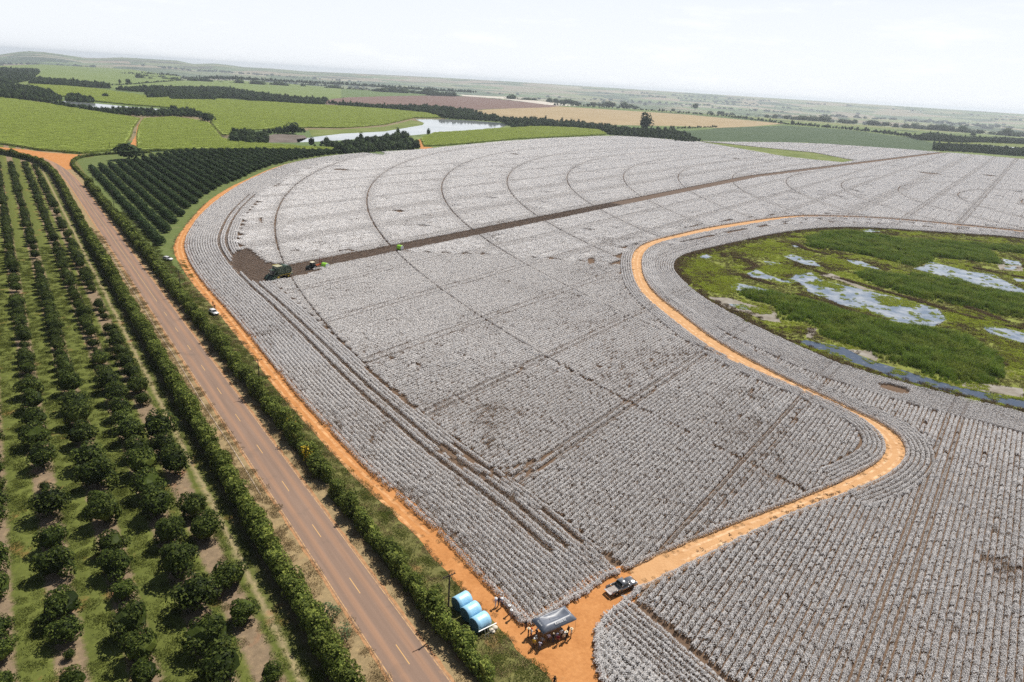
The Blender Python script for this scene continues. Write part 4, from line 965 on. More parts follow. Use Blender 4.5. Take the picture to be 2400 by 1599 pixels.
def field(name, poly, m, label, z=.05, jit=2.0): return tag(sheet(name, rough(poly, 12, jit, freq=.03), z, m), label, 'field', None, 'structure')
field('field', PX([(757, 238), (780, 232), (830, 227), (936, 223.5), (1106, 226.5), (1200, 236), (1313, 248.6), (1286, 252), (1140, 256), (1099, 260), (1021, 253), (868, 250), (800, 250), (765, 246)]), f_red, 'ploughed reddish brown field behind the lake', .12)
field('field', PX([(1099, 261), (1140, 257), (1307, 249.5), (1600, 268), (1838, 290), (1760, 297), (1682, 300), (1600, 296), (1412, 293), (1276, 284.6), (1126, 271)]), f_tan, 'tan field of ripe crop above the wood', .10)
field('field', PX([(1585, 309), (1640, 303), (1682, 300), (1838, 294.5), (1991, 305), (2157, 327), (2190, 338), (2188, 354), (2076, 349), (1889, 334), (1668, 331), (1600, 322)]), f_grn, 'dark green crop field beyond the cotton', .08)
field('field', PX([(1430, 292), (1520, 296), (1600, 299), (1682, 302), (1600, 308), (1480, 303)]), f_mid, 'thin green strip below the tan field', .09)
field('field', pxA([(0, 160), (290, 150), (900, 185), (1250, 235), (1240, 262), (860, 285), (700, 282), (300, 245), (200, 240), (290, 190), (0, 172)]), f_lgr, 'pale green field on the far left slope', .14, 4)
field('field', pxA([(700, 300), (900, 290), (1250, 262), (1640, 262), (2000, 285), (2354, 315), (2354, 385), (2060, 378), (1750, 345), (1560, 300), (1100, 310), (800, 315)]), f_lgr, 'long pale green field above the middle wood', .13, 4)
field('field', pxB([(0, 168), (450, 200), (590, 205), (590, 218), (350, 222), (0, 232)]), f_mid, 'green field between plantation and ploughed soil', .13, 4)
field('field', pxB([(820, 212), (1200, 232), (1480, 272), (1650, 292), (1500, 288), (1400, 280), (1100, 240), (840, 222)]), fieldmat('pale_stubble', (.42, .38, .33), (.50, .46, .40), (.56, .52, .46), .02), 'long pale strip behind the ploughed field', .16, 2)
tag(sheet('grass_island', rough(GRASS_ISLE, 5, 1.5, freq=.1), .030, f_bank), 'tongue of rough green grass inside the far cotton', 'grass', None, 'structure')
# water
def water(name, poly, label, z=.05, m=None, jit=.8, st=3):
    return tag(sheet(name, rough(poly, st, jit, freq=.12), z, m or lakem), label, 'water', None, 'structure')
lk = NT('lake_water', .06, .5); lk.b.inputs['IOR'].default_value = 1.5
lk.color(lk.ramp(lk.noise(.015, 5, .6), [(.35, (.20, .23, .25)), (.65, (.36, .38, .39))])); lk.bump(lk.noise(1.2, 4), .08, .05); lakem = lk.m
water('lake', pxB([(500, 378), (700, 381), (900, 392), (1100, 406), (1150, 422), (1085, 442), (640, 477), (500, 492), (300, 502), (0, 527), (-150, 535), (-300, 542), (-310, 520), (-150, 500), (0, 482), (300, 466), (560, 422), (572, 408)]), 'bright lake curving between the cane fields')
water('lake', pxA([(340, 412), (420, 401), (560, 412), (900, 442), (1150, 462), (1160, 482), (800, 470), (650, 466), (450, 442)]), 'narrow lake among trees on the left')
water('lake', pxC([(1840, 407), (2000, 406), (2354, 432), (2500, 446), (2500, 462), (2354, 447), (2200, 442), (1950, 426)]), 'small white glinting pond at the upper right')
tag(sheet('lake_bank', rough(pxB([(-230, 452), (0, 452), (300, 432), (420, 405), (480, 388), (575, 405), (560, 425), (300, 468), (0, 484), (-200, 500)]), 5, 1, freq=.08), .04, f_bank), 'grassy lake bank below the cane', 'bank', None, 'structure')
tag(sheet('mud_flat', rough(pxA([(1780, 660), (1900, 630), (2100, 640), (2120, 660), (2060, 690), (1850, 690)]), 4, 1, freq=.08), .05, f_mud), 'grey mud flat at the shallow lake end', 'mud', None, 'structure')
tag(sheet('lake_bank', rough(pxA([(1560, 680), (1600, 610), (1900, 600), (2200, 610), (2354, 640), (2700, 640), (2900, 690), (2700, 790), (2354, 770), (1900, 712), (1650, 700)]), 5, 1, freq=.08), .035, f_mid), 'scrubby shore below the lake', 'bank', None, 'structure')
tag(sheet('lake_bank', rough(pxC([(1750, 385), (1900, 388), (2500, 408), (2500, 470), (2100, 455), (1750, 420)]), 5, 1, freq=.08), .035, f_bank), 'pale grass round the upper right pond', 'bank', None, 'structure')

# woods
def wtree(name, rng, rad, h, n, leaf, m=None): return proto(name, crown_mesh(name, rng, rad, h, n, leaf, m or wood_leaf, 22, h * .12))
WT = [wtree('wood_tree_%d' % i, rt, r_, h, 420, .62) for i, (r_, h) in enumerate(((4.2, 9.5), (3.4, 8.0), (5.0, 10.5), (3.0, 6.0), (3.6, 12.0)))]
def wood(name, poly, label, sp=5.6, k=1.0, hs=1.0):
    lo, hi = poly.min(0), poly.max(0); a, b = np.meshgrid(np.arange(lo[0], hi[0], sp), np.arange(lo[1], hi[1], sp))
    P = np.c_[a.ravel(), b.ravel()] + RNG.uniform(-sp * .48, sp * .48, (a.size, 2)); P = P[inside(P, poly)]; P = P[vis(P, 80)]
    s_ = RNG.uniform(.5, 1.15, len(P)) * k * .88; return scatter(name, np.c_[P, np.full(len(P), -.2)], RNG.uniform(0, 6.28, len(P)), np.c_[s_, s_, s_ * hs * RNG.uniform(.75, 1.3, len(P))], RNG.choice(5, len(P), p=[.27, .27, .2, .22, .04]), WT, label, 'wood')
def treeline(name, line, width, label, sp=5.0, k=1.0, hs=1.0):
    a = densify(line, sp); n = len(a); P = np.vstack([a + RNG.normal(0, width / 2, (n, 2)) for _ in range(max(1, int(width / 5)))])
    P = P[RNG.random(len(P)) > .06]; s_ = RNG.uniform(.45, 1.2, len(P)) * k * .85
    return scatter(name, np.c_[P, np.full(len(P), -.2)], RNG.uniform(0, 6.28, len(P)), np.c_[s_, s_, s_ * hs * RNG.uniform(.7, 1.35, len(P))], RNG.choice(5, len(P), p=[.28, .27, .17, .23, .05]), WT, label, 'trees')
wood('woodland', pxA([(-200, 395), (0, 390), (230, 408), (330, 425), (430, 395), (350, 352), (200, 315), (100, 305), (0, 300), (-200, 290)]), 'dark wood at the left edge beside the narrow lake')
wood('woodland', pxA([(455, 405), (520, 412), (600, 415), (650, 418), (650, 408), (580, 385), (480, 372)]), 'clump of dark trees on the far shore of the narrow lake', 4.5, .9)
wood('woodland', pxA([(330, 430), (450, 452), (600, 476), (740, 500), (1000, 512), (1300, 515), (1400, 518), (1390, 500), (1300, 478), (1180, 470), (1130, 488), (900, 470), (740, 480), (600, 462), (450, 440)]), 'belt of trees along the near shore of the narrow lake', 4.6, .8)
wood('woodland', pxA([(-200, 275), (0, 272), (60, 292), (200, 265), (270, 215), (270, 195), (0, 185), (-200, 180)]), 'hazy wood on the far left slope')
wood('woodland', pxA([(230, 262), (260, 255), (600, 285), (740, 300), (760, 318), (600, 312), (400, 300), (200, 285)]), 'long thin wood across the far left fields')
wood('woodland', pxA([(800, 330), (1000, 345), (1020, 388), (1110, 388), (1170, 382), (1180, 398), (1480, 402), (1500, 385), (1650, 392), (1720, 410), (2000, 418), (2230, 432), (2260, 405), (2050, 392), (1900, 375), (1750, 355), (1560, 325), (1300, 320), (1000, 318)]), 'broad dark wood in the middle of the cane country')
wood('woodland', pxB([(-110, 275), (0, 290), (130, 305), (280, 312), (450, 330), (600, 345), (700, 378), (900, 390), (1100, 402), (1160, 432), (1180, 445), (1400, 437), (1600, 446), (1780, 460), (1830, 490), (1900, 497), (2354, 530), (2420, 536), (2400, 505), (2300, 478), (2000, 462), (1800, 435), (1400, 400), (1140, 388), (960, 358), (880, 330), (650, 305), (280, 300), (0, 285)]), 'winding belt of dark trees between lake and tan field', 5.2, .92)
wood('woodland', pxA([(1590, 685), (1600, 640), (1680, 625), (1800, 640), (1850, 660), (1850, 700), (1780, 712), (1640, 700)]), 'green thicket at the muddy end of the lake', 4.2, .75)
wood('woodland', np.vstack([pxA([(1790, 640), (1900, 612), (2080, 605), (2110, 622), (1950, 630)])]), 'low bushes behind the mud flat', 4.5, .6)
wood('woodland', np.vstack([pxA([(2050, 715), (2354, 728), (2354, 712), (2200, 700)]), PX([(800, 361), (852, 359.5), (902, 355.5), (987, 350.5), (985, 346), (968, 338), (955, 322), (930, 322), (902, 328), (860, 334), (800, 340), (770, 345)])]), 'thick dark trees on the lake shore at the cotton corner', 4.3, .85)
wood('woodland', pxC([(1725, 452), (1728, 415), (1850, 420), (2100, 435), (2354, 452), (2500, 462), (2500, 515), (2354, 492), (2000, 466)]), 'dense dark tree belt at the right edge of the cotton', 4.6, .8)
wood('woodland', pxC([(1640, 378), (1640, 352), (1760, 345), (1880, 370), (2000, 372), (2354, 385), (2500, 392), (2500, 412), (2354, 408), (2060, 395), (1900, 398), (1760, 388)]), 'trees beyond the upper right pond', 5, .9)
wood('woodland', pxC([(-40, 365), (80, 370), (140, 388), (60, 395), (-60, 388)]), 'scrub at the tip of the tree belt above the cotton', 4.5, .5)
treeline('windbreak', PX([(1300, 247.5), (1361, 250), (1480, 257), (1600, 266.5), (1702, 274), (1838, 291.5), (1900, 296)]), 9, 'tall ragged windbreak along the top of the tan field', 4.5, .95, 1.2)
treeline('windbreak', PX([(1838, 291.5), (1974, 303), (2060, 312), (2144, 323), (2165, 330)]), 14, 'thick windbreak along the top of the dark green field', 4.5, 1.05, 1.05)
treeline('windbreak', PX([(1560, 303), (1620, 301), (1680, 298.5)]), 5, 'short dark hedge of trees at the corner of the tan field', 4, .6, 1.0)
treeline('plantation', pxA([(1430, 250), (1650, 255), (2000, 275), (2354, 292)]), 40, 'long plantation on the far side of the pale fields', 9, 1.2, 1.3)
treeline('plantation', pxB([(0, 145), (300, 165), (600, 185), (900, 200)]), 45, 'bluish plantation below the hazy hills', 11, 1.3, 1.3)
treeline('plantation', pxA([(2080, 290), (2354, 308)]) , 10, 'dark clipped plantation edge left part', 7, 1.0)
treeline('plantation', pxB([(0, 172), (230, 186), (460, 198)]), 10, 'dark clipped plantation edge above the ploughed field', 7, 1.0)
treeline('plantation', pxA([(985, 215), (1100, 222), (1230, 232)]), 14, 'dark block of trees on the far left fields', 7, 1.1)
treeline('plantation', pxA([(835, 213), (930, 217)]), 10, 'small row of trees on the far left fields', 7, .9)
treeline('plantation', pxA([(1255, 252), (1330, 254), (1420, 255)]), 24, 'square block of far trees beside the pale field', 7, 1.2)
treeline('field_hedge', pxA([(700, 300), (930, 288), (1100, 272), (1250, 262), (1400, 260), (1640, 263)]), 6, 'thin hedge line between two pale fields', 6, .6)
wood('woodland', pxB([(585, 218), (600, 208), (790, 212), (790, 226)]), 'dark copse on the edge of the ploughed field', 6, 1.1)
far_rng = np.random.default_rng(21)
fp = []
for _ in range(55):
    a_ = far_rng.uniform(-.66, .72); r_ = 3000 * (11000 / 3000) ** far_rng.uniform(0, 1); n_ = far_rng.integers(8, 46); L0 = far_rng.uniform(60, 420) * (1 + r_ / 6000); d0 = far_rng.uniform(-.25, .25) + a_ + math.pi / 2
    t_ = far_rng.uniform(-L0, L0, n_); x = r_ * math.sin(a_) + t_ * math.sin(d0) + far_rng.normal(0, 22, n_); y_ = r_ * math.cos(a_) + t_ * math.cos(d0) + far_rng.normal(0, 22, n_)
    fp.append(np.c_[x, y_])
fp = np.vstack(fp); fz = ground_z(np.hypot(*fp.T), np.arctan2(fp[:, 0], fp[:, 1])); s_ = far_rng.uniform(1.2, 2.6, len(fp))
scatter('far_woods', np.c_[fp, fz - 1], far_rng.uniform(0, 6.28, len(fp)), np.c_[s_ * 2.6, s_ * 2.6, s_], far_rng.integers(0, 5, len(fp)), WT, 'scattered hazy woods on the far plain', 'woods')

# trees that stand alone
LONE = [((1510, 309), 36, 27, 'tall dark tree standing above the belt before the tan field'), ((303, 375), 36, 54, 'big dark round tree at the top edge of the dense orchard'), ((487, 288), 20, 28, 'lone round tree at the bend of the cane field'),
        ((687, 314), 22, 30, 'domed dark tree on the muddy end of the lake'), ((550, 322), 13, 17, 'small round tree at the near end of the lake thicket'), ((248, 229), 9, 13, 'small dark bush alone in the cane beside the narrow lake'), ((549, 335), 16, 22, 'dark round bush in front of the lake thicket'),
        ((281, 197), 10, 5, 'slim tree standing on the far left pasture'), ((301, 198), 11, 10, 'rounded tree beside the slim one on the far pasture'), ((1004, 318), 14, 8, 'slender tree at the lake end of the cane wedge'), ((911, 328), 12, 7, 'slender tree on the near lake shore'), ((2279, 320), 8, 11, 'small tree standing above the upper right pond'), ((1629, 257), 12, 14, 'tall tree rising from the windbreak above the tan field')]
LT = [(crown_mesh('crown', rt, 3.0, 6.0, 900, .40, wood_leaf, 26, .7), trunk_mesh('trunk', 1.6, .22, rt)) for _ in range(3)]
for i, (b, hpx, wpx, lab) in enumerate(LONE):
    w = P1(*b); mp_ = CAM_H / (.9315 * (b[1] - HOR0 - HORS * (b[0] - 1200))); 
    tree('broadleaf_tree', LT[i % 3], (w[0], w[1], 0), i * 1.3, (wpx * mp_ / 4.8, wpx * mp_ / 4.8, hpx * mp_ / 5.4), lab, 'tree', None)

# ================================================================ MARSH
def pxW(l): return PX([(1540 + x * .36534, 480 + y_ * .36534) for x, y_ in l])
mg = NT('marsh_ground', .95, .1)
k1 = mg.noise(.07, 6, .65); k2 = mg.noise(.5, 6, .7)
mgc = mg.ramp(k1, [(.30, (.11, .082, .045)), (.40, (.16, .15, .045)), (.50, (.21, .235, .045)), (.66, (.27, .325, .055)), (.8, (.18, .205, .05))])
mg.color(mg.mix(.45, mgc, mg.ramp(k2, [(.3, (.05, .05, .018)), (.6, (.17, .19, .045)), (.78, (.26, .25, .10))]))); mg.bump(k2, .9, .2)
MARSH = np.vstack([wet_in, PX([(2700, 1000), (2700, 600)])])
tag(sheet('marsh_ground', rough(wet_in, 2, .8), .030, mg.m), 'boggy green and brown ground of the marsh', 'marsh', None, 'structure')
mw = NT('marsh_water', .10, .55); mw.b.inputs['IOR'].default_value = 1.5
mw.color(mw.mix(mw.ramp(mw.noise(.16, 5, .65), [(.40, (0, 0, 0)), (.66, (1, 1, 1))]), (.12, .155, .21), (.36, .375, .395))); mw.bump(mw.noise(2.5, 4), .08, .05)
WATER = [[(575, 440), (640, 415), (720, 455), (830, 490), (880, 450), (990, 435), (1040, 480), (1200, 520), (1300, 540), (1420, 570), (1560, 600), (1700, 640), (1800, 670), (1870, 730), (1780, 782), (1650, 772), (1480, 742), (1300, 665), (1180, 645), (1060, 595), (960, 555), (915, 505), (820, 500), (720, 482), (600, 466)],
         [(455, 520), (520, 505), (640, 530), (830, 580), (760, 597), (560, 562), (480, 545)], [(815, 330), (870, 320), (1000, 360), (1065, 402), (960, 388), (850, 350)], [(1215, 352), (1320, 365), (1440, 418), (1340, 408), (1250, 385)],
         [(1640, 410), (1700, 396), (1750, 363), (1860, 393), (2000, 428), (2150, 448), (2250, 498), (2400, 570), (2230, 557), (2080, 532), (1960, 502), (1850, 462)], [(2080, 766), (2200, 786), (2420, 840), (2420, 905), (2240, 872), (2110, 812)],
         [(900, 880), (960, 872), (1060, 892), (1200, 920), (1400, 1010), (1600, 1070), (1900, 1168), (2420, 1265), (2420, 1325), (2100, 1252), (1800, 1185), (1500, 1102), (1250, 1012), (1050, 938)], [(2215, 345), (2330, 368), (2345, 392), (2240, 388)], [(2225, 402), (2310, 396), (2305, 418), (2240, 414)],
         [(275, 332), (320, 318), (355, 335), (310, 352)], [(685, 362), (790, 374), (805, 392), (715, 386)], [(460, 640), (560, 640), (620, 680), (520, 672)], [(860, 258), (930, 262), (940, 278), (880, 272)], [(1310, 158), (1400, 160), (1440, 175), (1330, 178)], [(2280, 472), (2420, 488), (2420, 502), (2300, 492)]]
MUDS = [[(330, 590), (460, 600), (600, 640), (760, 690), (790, 760), (680, 740), (560, 690), (420, 660)], [(960, 790), (1040, 800), (1000, 860), (1200, 930), (1400, 940), (1420, 1010), (1200, 930), (960, 850)], [(1030, 450), (1180, 490), (1300, 540), (1420, 560), (1300, 520), (1120, 440)], [(1950, 1135), (2100, 1150), (2354, 1180), (2354, 1240), (2100, 1200), (1960, 1165)], [(2150, 330), (2354, 400), (2354, 430), (2200, 420)]]
wnames = ['long winding marsh pool in the middle of the reeds', 'shallow pool beside the nearest reed bed', 'thin pool among upper marsh grass', 'narrow pool below the upper reeds', 'broad bright pool on the right of the marsh', 'pool at the right edge of the marsh', 'narrow channel along the lower marsh edge', 'small white pool by the upper reeds', 'tiny pool beside the small white pool', 'isolated puddle at the left tip of the marsh', 'small puddle near the marsh middle', 'murky puddle by the cotton edge', 'thin puddle among dry marsh grass', 'pale puddle at the top of the marsh', 'sliver of water at the right marsh edge']
chm = NT('channel_water', .08, .55); chm.b.inputs['IOR'].default_value = 1.5
chm.color(chm.mix(chm.ramp(chm.noise(.5, 6, .7), [(.55, (0, 0, 0)), (.72, (1, 1, 1))]), (.045, .060, .090), (.20, .20, .20))); chm.bump(chm.noise(2.5, 4), .08, .05)
for i, (pl, nm) in enumerate(zip(WATER, wnames)): water('pool', pxW(pl), nm, .050, chm.m if i == 6 else mw.m, .7 if i != 6 else 1.1, 1.5)
md_ = fieldmat('pale_mud', (.17, .145, .115), (.24, .215, .18), (.34, .32, .29), .25)
for i, pl in enumerate(MUDS): tag(sheet('mud_flat', rough(pxW(pl), 1.5, .8, freq=.2), .042, md_), ['bare grey mud at the left marsh edge', 'mud strip below the big reed bed', 'mud bar between pools', 'mud at the lower right reed edge', 'mud by the right pools'][i], 'mud', None, 'structure')
reed_y = leafy('young_reed', (.09, .12, .012), (.17, .22, .024), (.28, .33, .055), .6, .3, .45)
reed_l = leafy('reed_blade', (.052, .098, .008), (.125, .20, .017), (.25, .33, .042), .6, .3, .45)
lush_l = leafy('marsh_grass', (.20, .25, .020), (.33, .385, .034), (.44, .48, .07), .7, .3, .4)
oliv_l = leafy('sedge', (.11, .10, .03), (.19, .18, .05), (.29, .27, .10), .85, .2, .4)
RD = [tuft('reed_%d' % i, 52, .75, 2.5, reed_l if i < 3 else reed_y, rt, .04) for i in range(5)]
LU = [tuft('lush_%d' % i, 60, .75, .42, lush_l, rt, .05) for i in range(3)]
OL = [tuft('sedge_%d' % i, 46, .75, .5, oliv_l, rt, .035) for i in range(3)]
REEDS = [[(950, 210), (1050, 180), (1250, 170), (1500, 220), (1900, 240), (2150, 300), (2235, 392), (2000, 362), (1800, 342), (1730, 378), (1650, 402), (1450, 352), (1200, 302), (960, 275)],
         [(1265, 440), (1330, 420), (1600, 470), (1690, 440), (1900, 490), (2200, 560), (2420, 600), (2420, 730), (2200, 712), (1950, 645), (1700, 605), (1550, 565), (1350, 505)],
         [(500, 560), (560, 540), (700, 562), (850, 587), (980, 622), (1080, 642), (1250, 702), (1500, 762), (1750, 792), (2000, 842), (2150, 950), (2265, 1085), (2150, 1152), (1900, 1142), (1650, 1072), (1450, 992), (1250, 905), (1050, 855), (1000, 765), (800, 745), (740, 655), (560, 612)],
         [(1930, 240), (2420, 285), (2420, 325), (2100, 292)]]
rlab = ['upper bed of tall dark green reeds', 'middle bed of tall reeds between pools', 'largest bed of tall dark reeds nearest the cotton', 'far right bed of reeds']
LUSH = [[(140, 350), (300, 350), (420, 400), (520, 500), (480, 590), (330, 560), (230, 500), (160, 420)], [(640, 405), (760, 380), (900, 400), (985, 430), (900, 450), (760, 450)], [(1030, 350), (1150, 345), (1300, 390), (1440, 425), (1500, 450), (1620, 470), (1500, 480), (1250, 420), (1100, 400)], [(1370, 592), (1480, 590), (1700, 640), (1680, 660), (1480, 650)], [(1820, 700), (1950, 665), (2100, 700), (2260, 770), (2180, 790), (2000, 790), (1860, 740)], [(940, 500), (1060, 490), (1200, 525), (1180, 545), (1000, 515)], [(1180, 655), (1350, 670), (1460, 725), (1300, 700)], [(560, 660), (700, 655), (740, 700), (640, 700)], [(900, 290), (1000, 310), (1000, 335), (900, 325)], [(2150, 950), (2300, 930), (2420, 1000), (2420, 1060), (2280, 1060)], [(2050, 800), (2200, 850), (2420, 900), (2420, 960), (2200, 930)], [(500, 290), (700, 250), (850, 240), (820, 290), (640, 340)], [(830, 780), (960, 790), (940, 830), (850, 815)], [(2000, 1140), (2130, 1160), (2110, 1190), (2000, 1170)], [(1000, 930), (1100, 930), (1090, 965), (1010, 950)]]
def fill(poly, sp):
    lo, hi = poly.min(0), poly.max(0); a, b = np.meshgrid(np.arange(lo[0], hi[0], sp), np.arange(lo[1], hi[1], sp))
    P = np.c_[a.ravel(), b.ravel()] + RNG.uniform(-sp * .5, sp * .5, (a.size, 2)); P = P[inside(P, poly)]; return P[vis(P, 60)]
WP = [pxW(x) for x in WATER]; RP = [pxW(x) for x in REEDS]; LP = [pxW(x) for x in LUSH]; MP = [pxW(x) for x in MUDS]
for pl, lab in zip(RP, rlab):
    P = fill(rough(pl, 2, 2.6, freq=.16), .95); P = P[(fnoise(P, .22, 11.0) + .4 * fnoise(P, .8, 12.0)) > -.30]; sz = RNG.uniform(.65, 1.25, len(P)) * (.92 + .5 * fnoise(P, .12, 3.0)) * np.clip(.45 + distline(P, pl, True) / 7, .45, 1); rn_ = fnoise(P, .10, 21.0) + .3 * RNG.normal(size=len(P)); pk_ = np.where(rn_ > .22, RNG.integers(3, 5, len(P)), RNG.integers(0, 3, len(P)))
    scatter('reeds', np.c_[P, np.full(len(P), .03)], RNG.uniform(0, 6.28, len(P)), sz, pk_, RD, lab, 'reeds')
P = np.vstack([fill(rough(x, 2, 1.5, freq=.15), 1.0) for x in LP]); scatter('marsh_grass', np.c_[P, np.full(len(P), .03)], RNG.uniform(0, 6.28, len(P)), RNG.uniform(.6, 1.2, len(P)), RNG.integers(0, 3, len(P)), LU, 'bright green low grass patches of the marsh', 'grass')
P = np.vstack([fill(x, .9) for x in WP]); P = P[(fnoise(P, .22, 31.0) + .6 * fnoise(P, .7, 33.0)) > .34]
scatter('pool_weed', np.c_[P, np.full(len(P), .045)], RNG.uniform(0, 6.28, len(P)), np.c_[RNG.uniform(.5, 1.0, len(P)), RNG.uniform(.5, 1.0, len(P)), RNG.uniform(.3, .9, len(P))], RNG.integers(0, 3, len(P)), LU, 'tufts of weed standing in the marsh pools', 'weed')
P = fill(wet_in, 1.25)
for pl in WP + RP + MP: P = P[~inside(P, pl)]
nz = fnoise(P, .09, 6.0) + .5 * fnoise(P, .4, 2.0); m1 = nz > .06; m2 = (nz <= .06) & (nz > -.55)
scatter('marsh_grass', np.c_[P[m1], np.full(m1.sum(), .03)], RNG.uniform(0, 6.28, m1.sum()), RNG.uniform(.5, 1.1, m1.sum()), RNG.integers(0, 3, m1.sum()), LU, 'yellow green grass spread over the drier marsh', 'grass')
scatter('sedge', np.c_[P[m2], np.full(m2.sum(), .03)], RNG.uniform(0, 6.28, m2.sum()), RNG.uniform(.5, 1.2, m2.sum()), RNG.integers(0, 3, m2.sum()), OL, 'olive brown sedge between the marsh pools', 'sedge')

# brown dead weed along the drier rim of the marsh
dead = leafy('dead_marsh_weed', (.07, .045, .026), (.135, .09, .05), (.22, .155, .09), .9, .1, .4)
DW = [tuft('dead_%d' % i, 60, .8, .55, dead, rt, .035) for i in range(3)]
r_ = resample(wet_in, .8); r_ = np.vstack([r_ + RNG.normal(0, .9, r_.shape) for _ in range(6)] + [offset_line(wet_in, d_) + RNG.normal(0, 1.0, (len(offset_line(wet_in, d_)), 2)) for d_ in (-1.2, -2.2, -3.2, -4.4)])
for dk_ in ([(540, 455), (700, 500), (900, 575), (1150, 645), (1300, 700), (1460, 735)], [(1010, 425), (1200, 480), (1420, 545), (1700, 625), (2000, 720), (2354, 800)], [(420, 330), (560, 350), (640, 400), (560, 420)], [(780, 240), (900, 255), (960, 290), (1100, 320)], [(2000, 400), (2150, 430), (2354, 470)], [(1950, 640), (2200, 740), (2354, 790)]):
    l_ = resample(pxW(dk_), .5); r_ = np.vstack([r_] + [l_ + RNG.normal(0, .8, l_.shape) for _ in range(3)])
i_ = fill(wet_in, 1.5)
for pl in WP + RP: i_ = i_[~inside(i_, pl)]
i_ = i_[(fnoise(i_, .07, 51.0) + .5 * fnoise(i_, .3, 52.0)) > .22]; r_ = r_[(fnoise(r_, .12, 41.0) > -.30)]; r_ = np.vstack([r_, i_]); r_ = r_[vis(r_, 60)]
scatter('dead_weed', np.c_[r_, np.full(len(r_), .03)], RNG.uniform(0, 6.28, len(r_)), RNG.uniform(.6, 1.3, len(r_)), RNG.integers(0, 3, len(r_)), DW, 'brown dead weed along the rim of the marsh', 'weed')

# ================================================================ THINGS
def part(name, pile, mats, parent, bev=0.0, sm=False, label=None):
    me = pile.mesh(name, mats if isinstance(mats, list) else [mats], sm)
    if bev: bevelled(me, bev)
    o = link(name, me, None, parent)
    if label: o['label'] = label
    return o
def one(V, F): return Pile().add(V, F)
def extr(prof, y0, y1, top_in=0.0, ztop=None):
    """side outline (x,z) swept across y"""
    k = len(prof); V = [(x, y0, z) for x, z in prof] + [(x, y1, z) for x, z in prof]
    F = [(i, (i + 1) % k, k + (i + 1) % k, k + i) for i in range(k)]
    bm = bmesh.new(); vs = [bm.verts.new(v) for v in V]
    for f in F: bm.faces.new([vs[i] for i in f])
    bm.faces.new(vs[:k][::-1]); bm.faces.new(vs[k:]); bmesh.ops.recalc_face_normals(bm, faces=bm.faces); bmesh.ops.triangulate(bm, faces=[f for f in bm.faces if len(f.verts) > 4])
    me = bpy.data.meshes.new('e'); bm.to_mesh(me); bm.free(); return me
def mpart(name, me, m, parent, bev=0.0, sm=False):
    me.name = name
    if bev: bevelled(me, bev)
    me.materials.append(m)
    if sm: me.polygons.foreach_set('use_smooth', np.ones(len(me.polygons), bool))
    return link(name, me, None, parent)
def frus(xb0, xb1, wb, z0, xt0, xt1, wt, z1):
    V = np.array([(xb0, -wb, z0), (xb1, -wb, z0), (xb1, wb, z0), (xb0, wb, z0), (xt0, -wt, z1), (xt1, -wt, z1), (xt1, wt, z1), (xt0, wt, z1)])
    return V, np.array([[3, 2, 1, 0], [4, 5, 6, 7], [0, 1, 5, 4], [1, 2, 6, 5], [2, 3, 7, 6], [3, 0, 4, 7]])
def pane(V, face, u0=.08, u1=.92, v0=.12, v1=.9, off=.006):
    a, b, c, d = [V[i] for i in face]; n = np.cross(b - a, d - a); n /= np.linalg.norm(n)
    f = lambda u, v_: (a * (1 - u) + b * u) * (1 - v_) + (d * (1 - u) + c * u) * v_ + n * off
    return np.array([f(u0, v0), f(u1, v0), f(u1, v1), f(u0, v1)]), np.array([[0, 1, 2, 3]])
rubber = plain('tyre_rubber', (.02, .019, .018), .9, .2); steel = plain('rim_steel', (.35, .35, .36), .4, .5, .8)
glass_d = NT('dark_window', .05, .6); glass_d.color((.012, .015, .018)); glass_d = glass_d.m
def wheel(parent, x, y_, r_, w, rim=steel):
    k = 18; prof = [(-w / 2, r_ * .62), (-w / 2, r_ * .93), (-w * .36, r_), (w * .36, r_), (w / 2, r_ * .93), (w / 2, r_ * .62)]
    V = [(x + q * math.cos(6.2832 * i / k), y_ + t, r_ + q * math.sin(6.2832 * i / k)) for i in range(k) for t, q in prof]; m_ = len(prof)
    F = np.array([(i * m_ + j, i * m_ + j + 1, ((i + 1) % k) * m_ + j + 1, ((i + 1) % k) * m_ + j) for i in range(k) for j in range(m_ - 1)])
    t = link('wheel', mesh_np('tyre', V, F, [rubber]), None, parent)
    rp = Pile().add(*tube([(x, y_ - w * .42, r_), (x, y_ - w * .2, r_), (x, y_ + w * .2, r_), (x, y_ + w * .42, r_)], [r_ * .5, r_ * .62, r_ * .62, r_ * .5], 14)); part('rim', rp, rim, t)
    return t

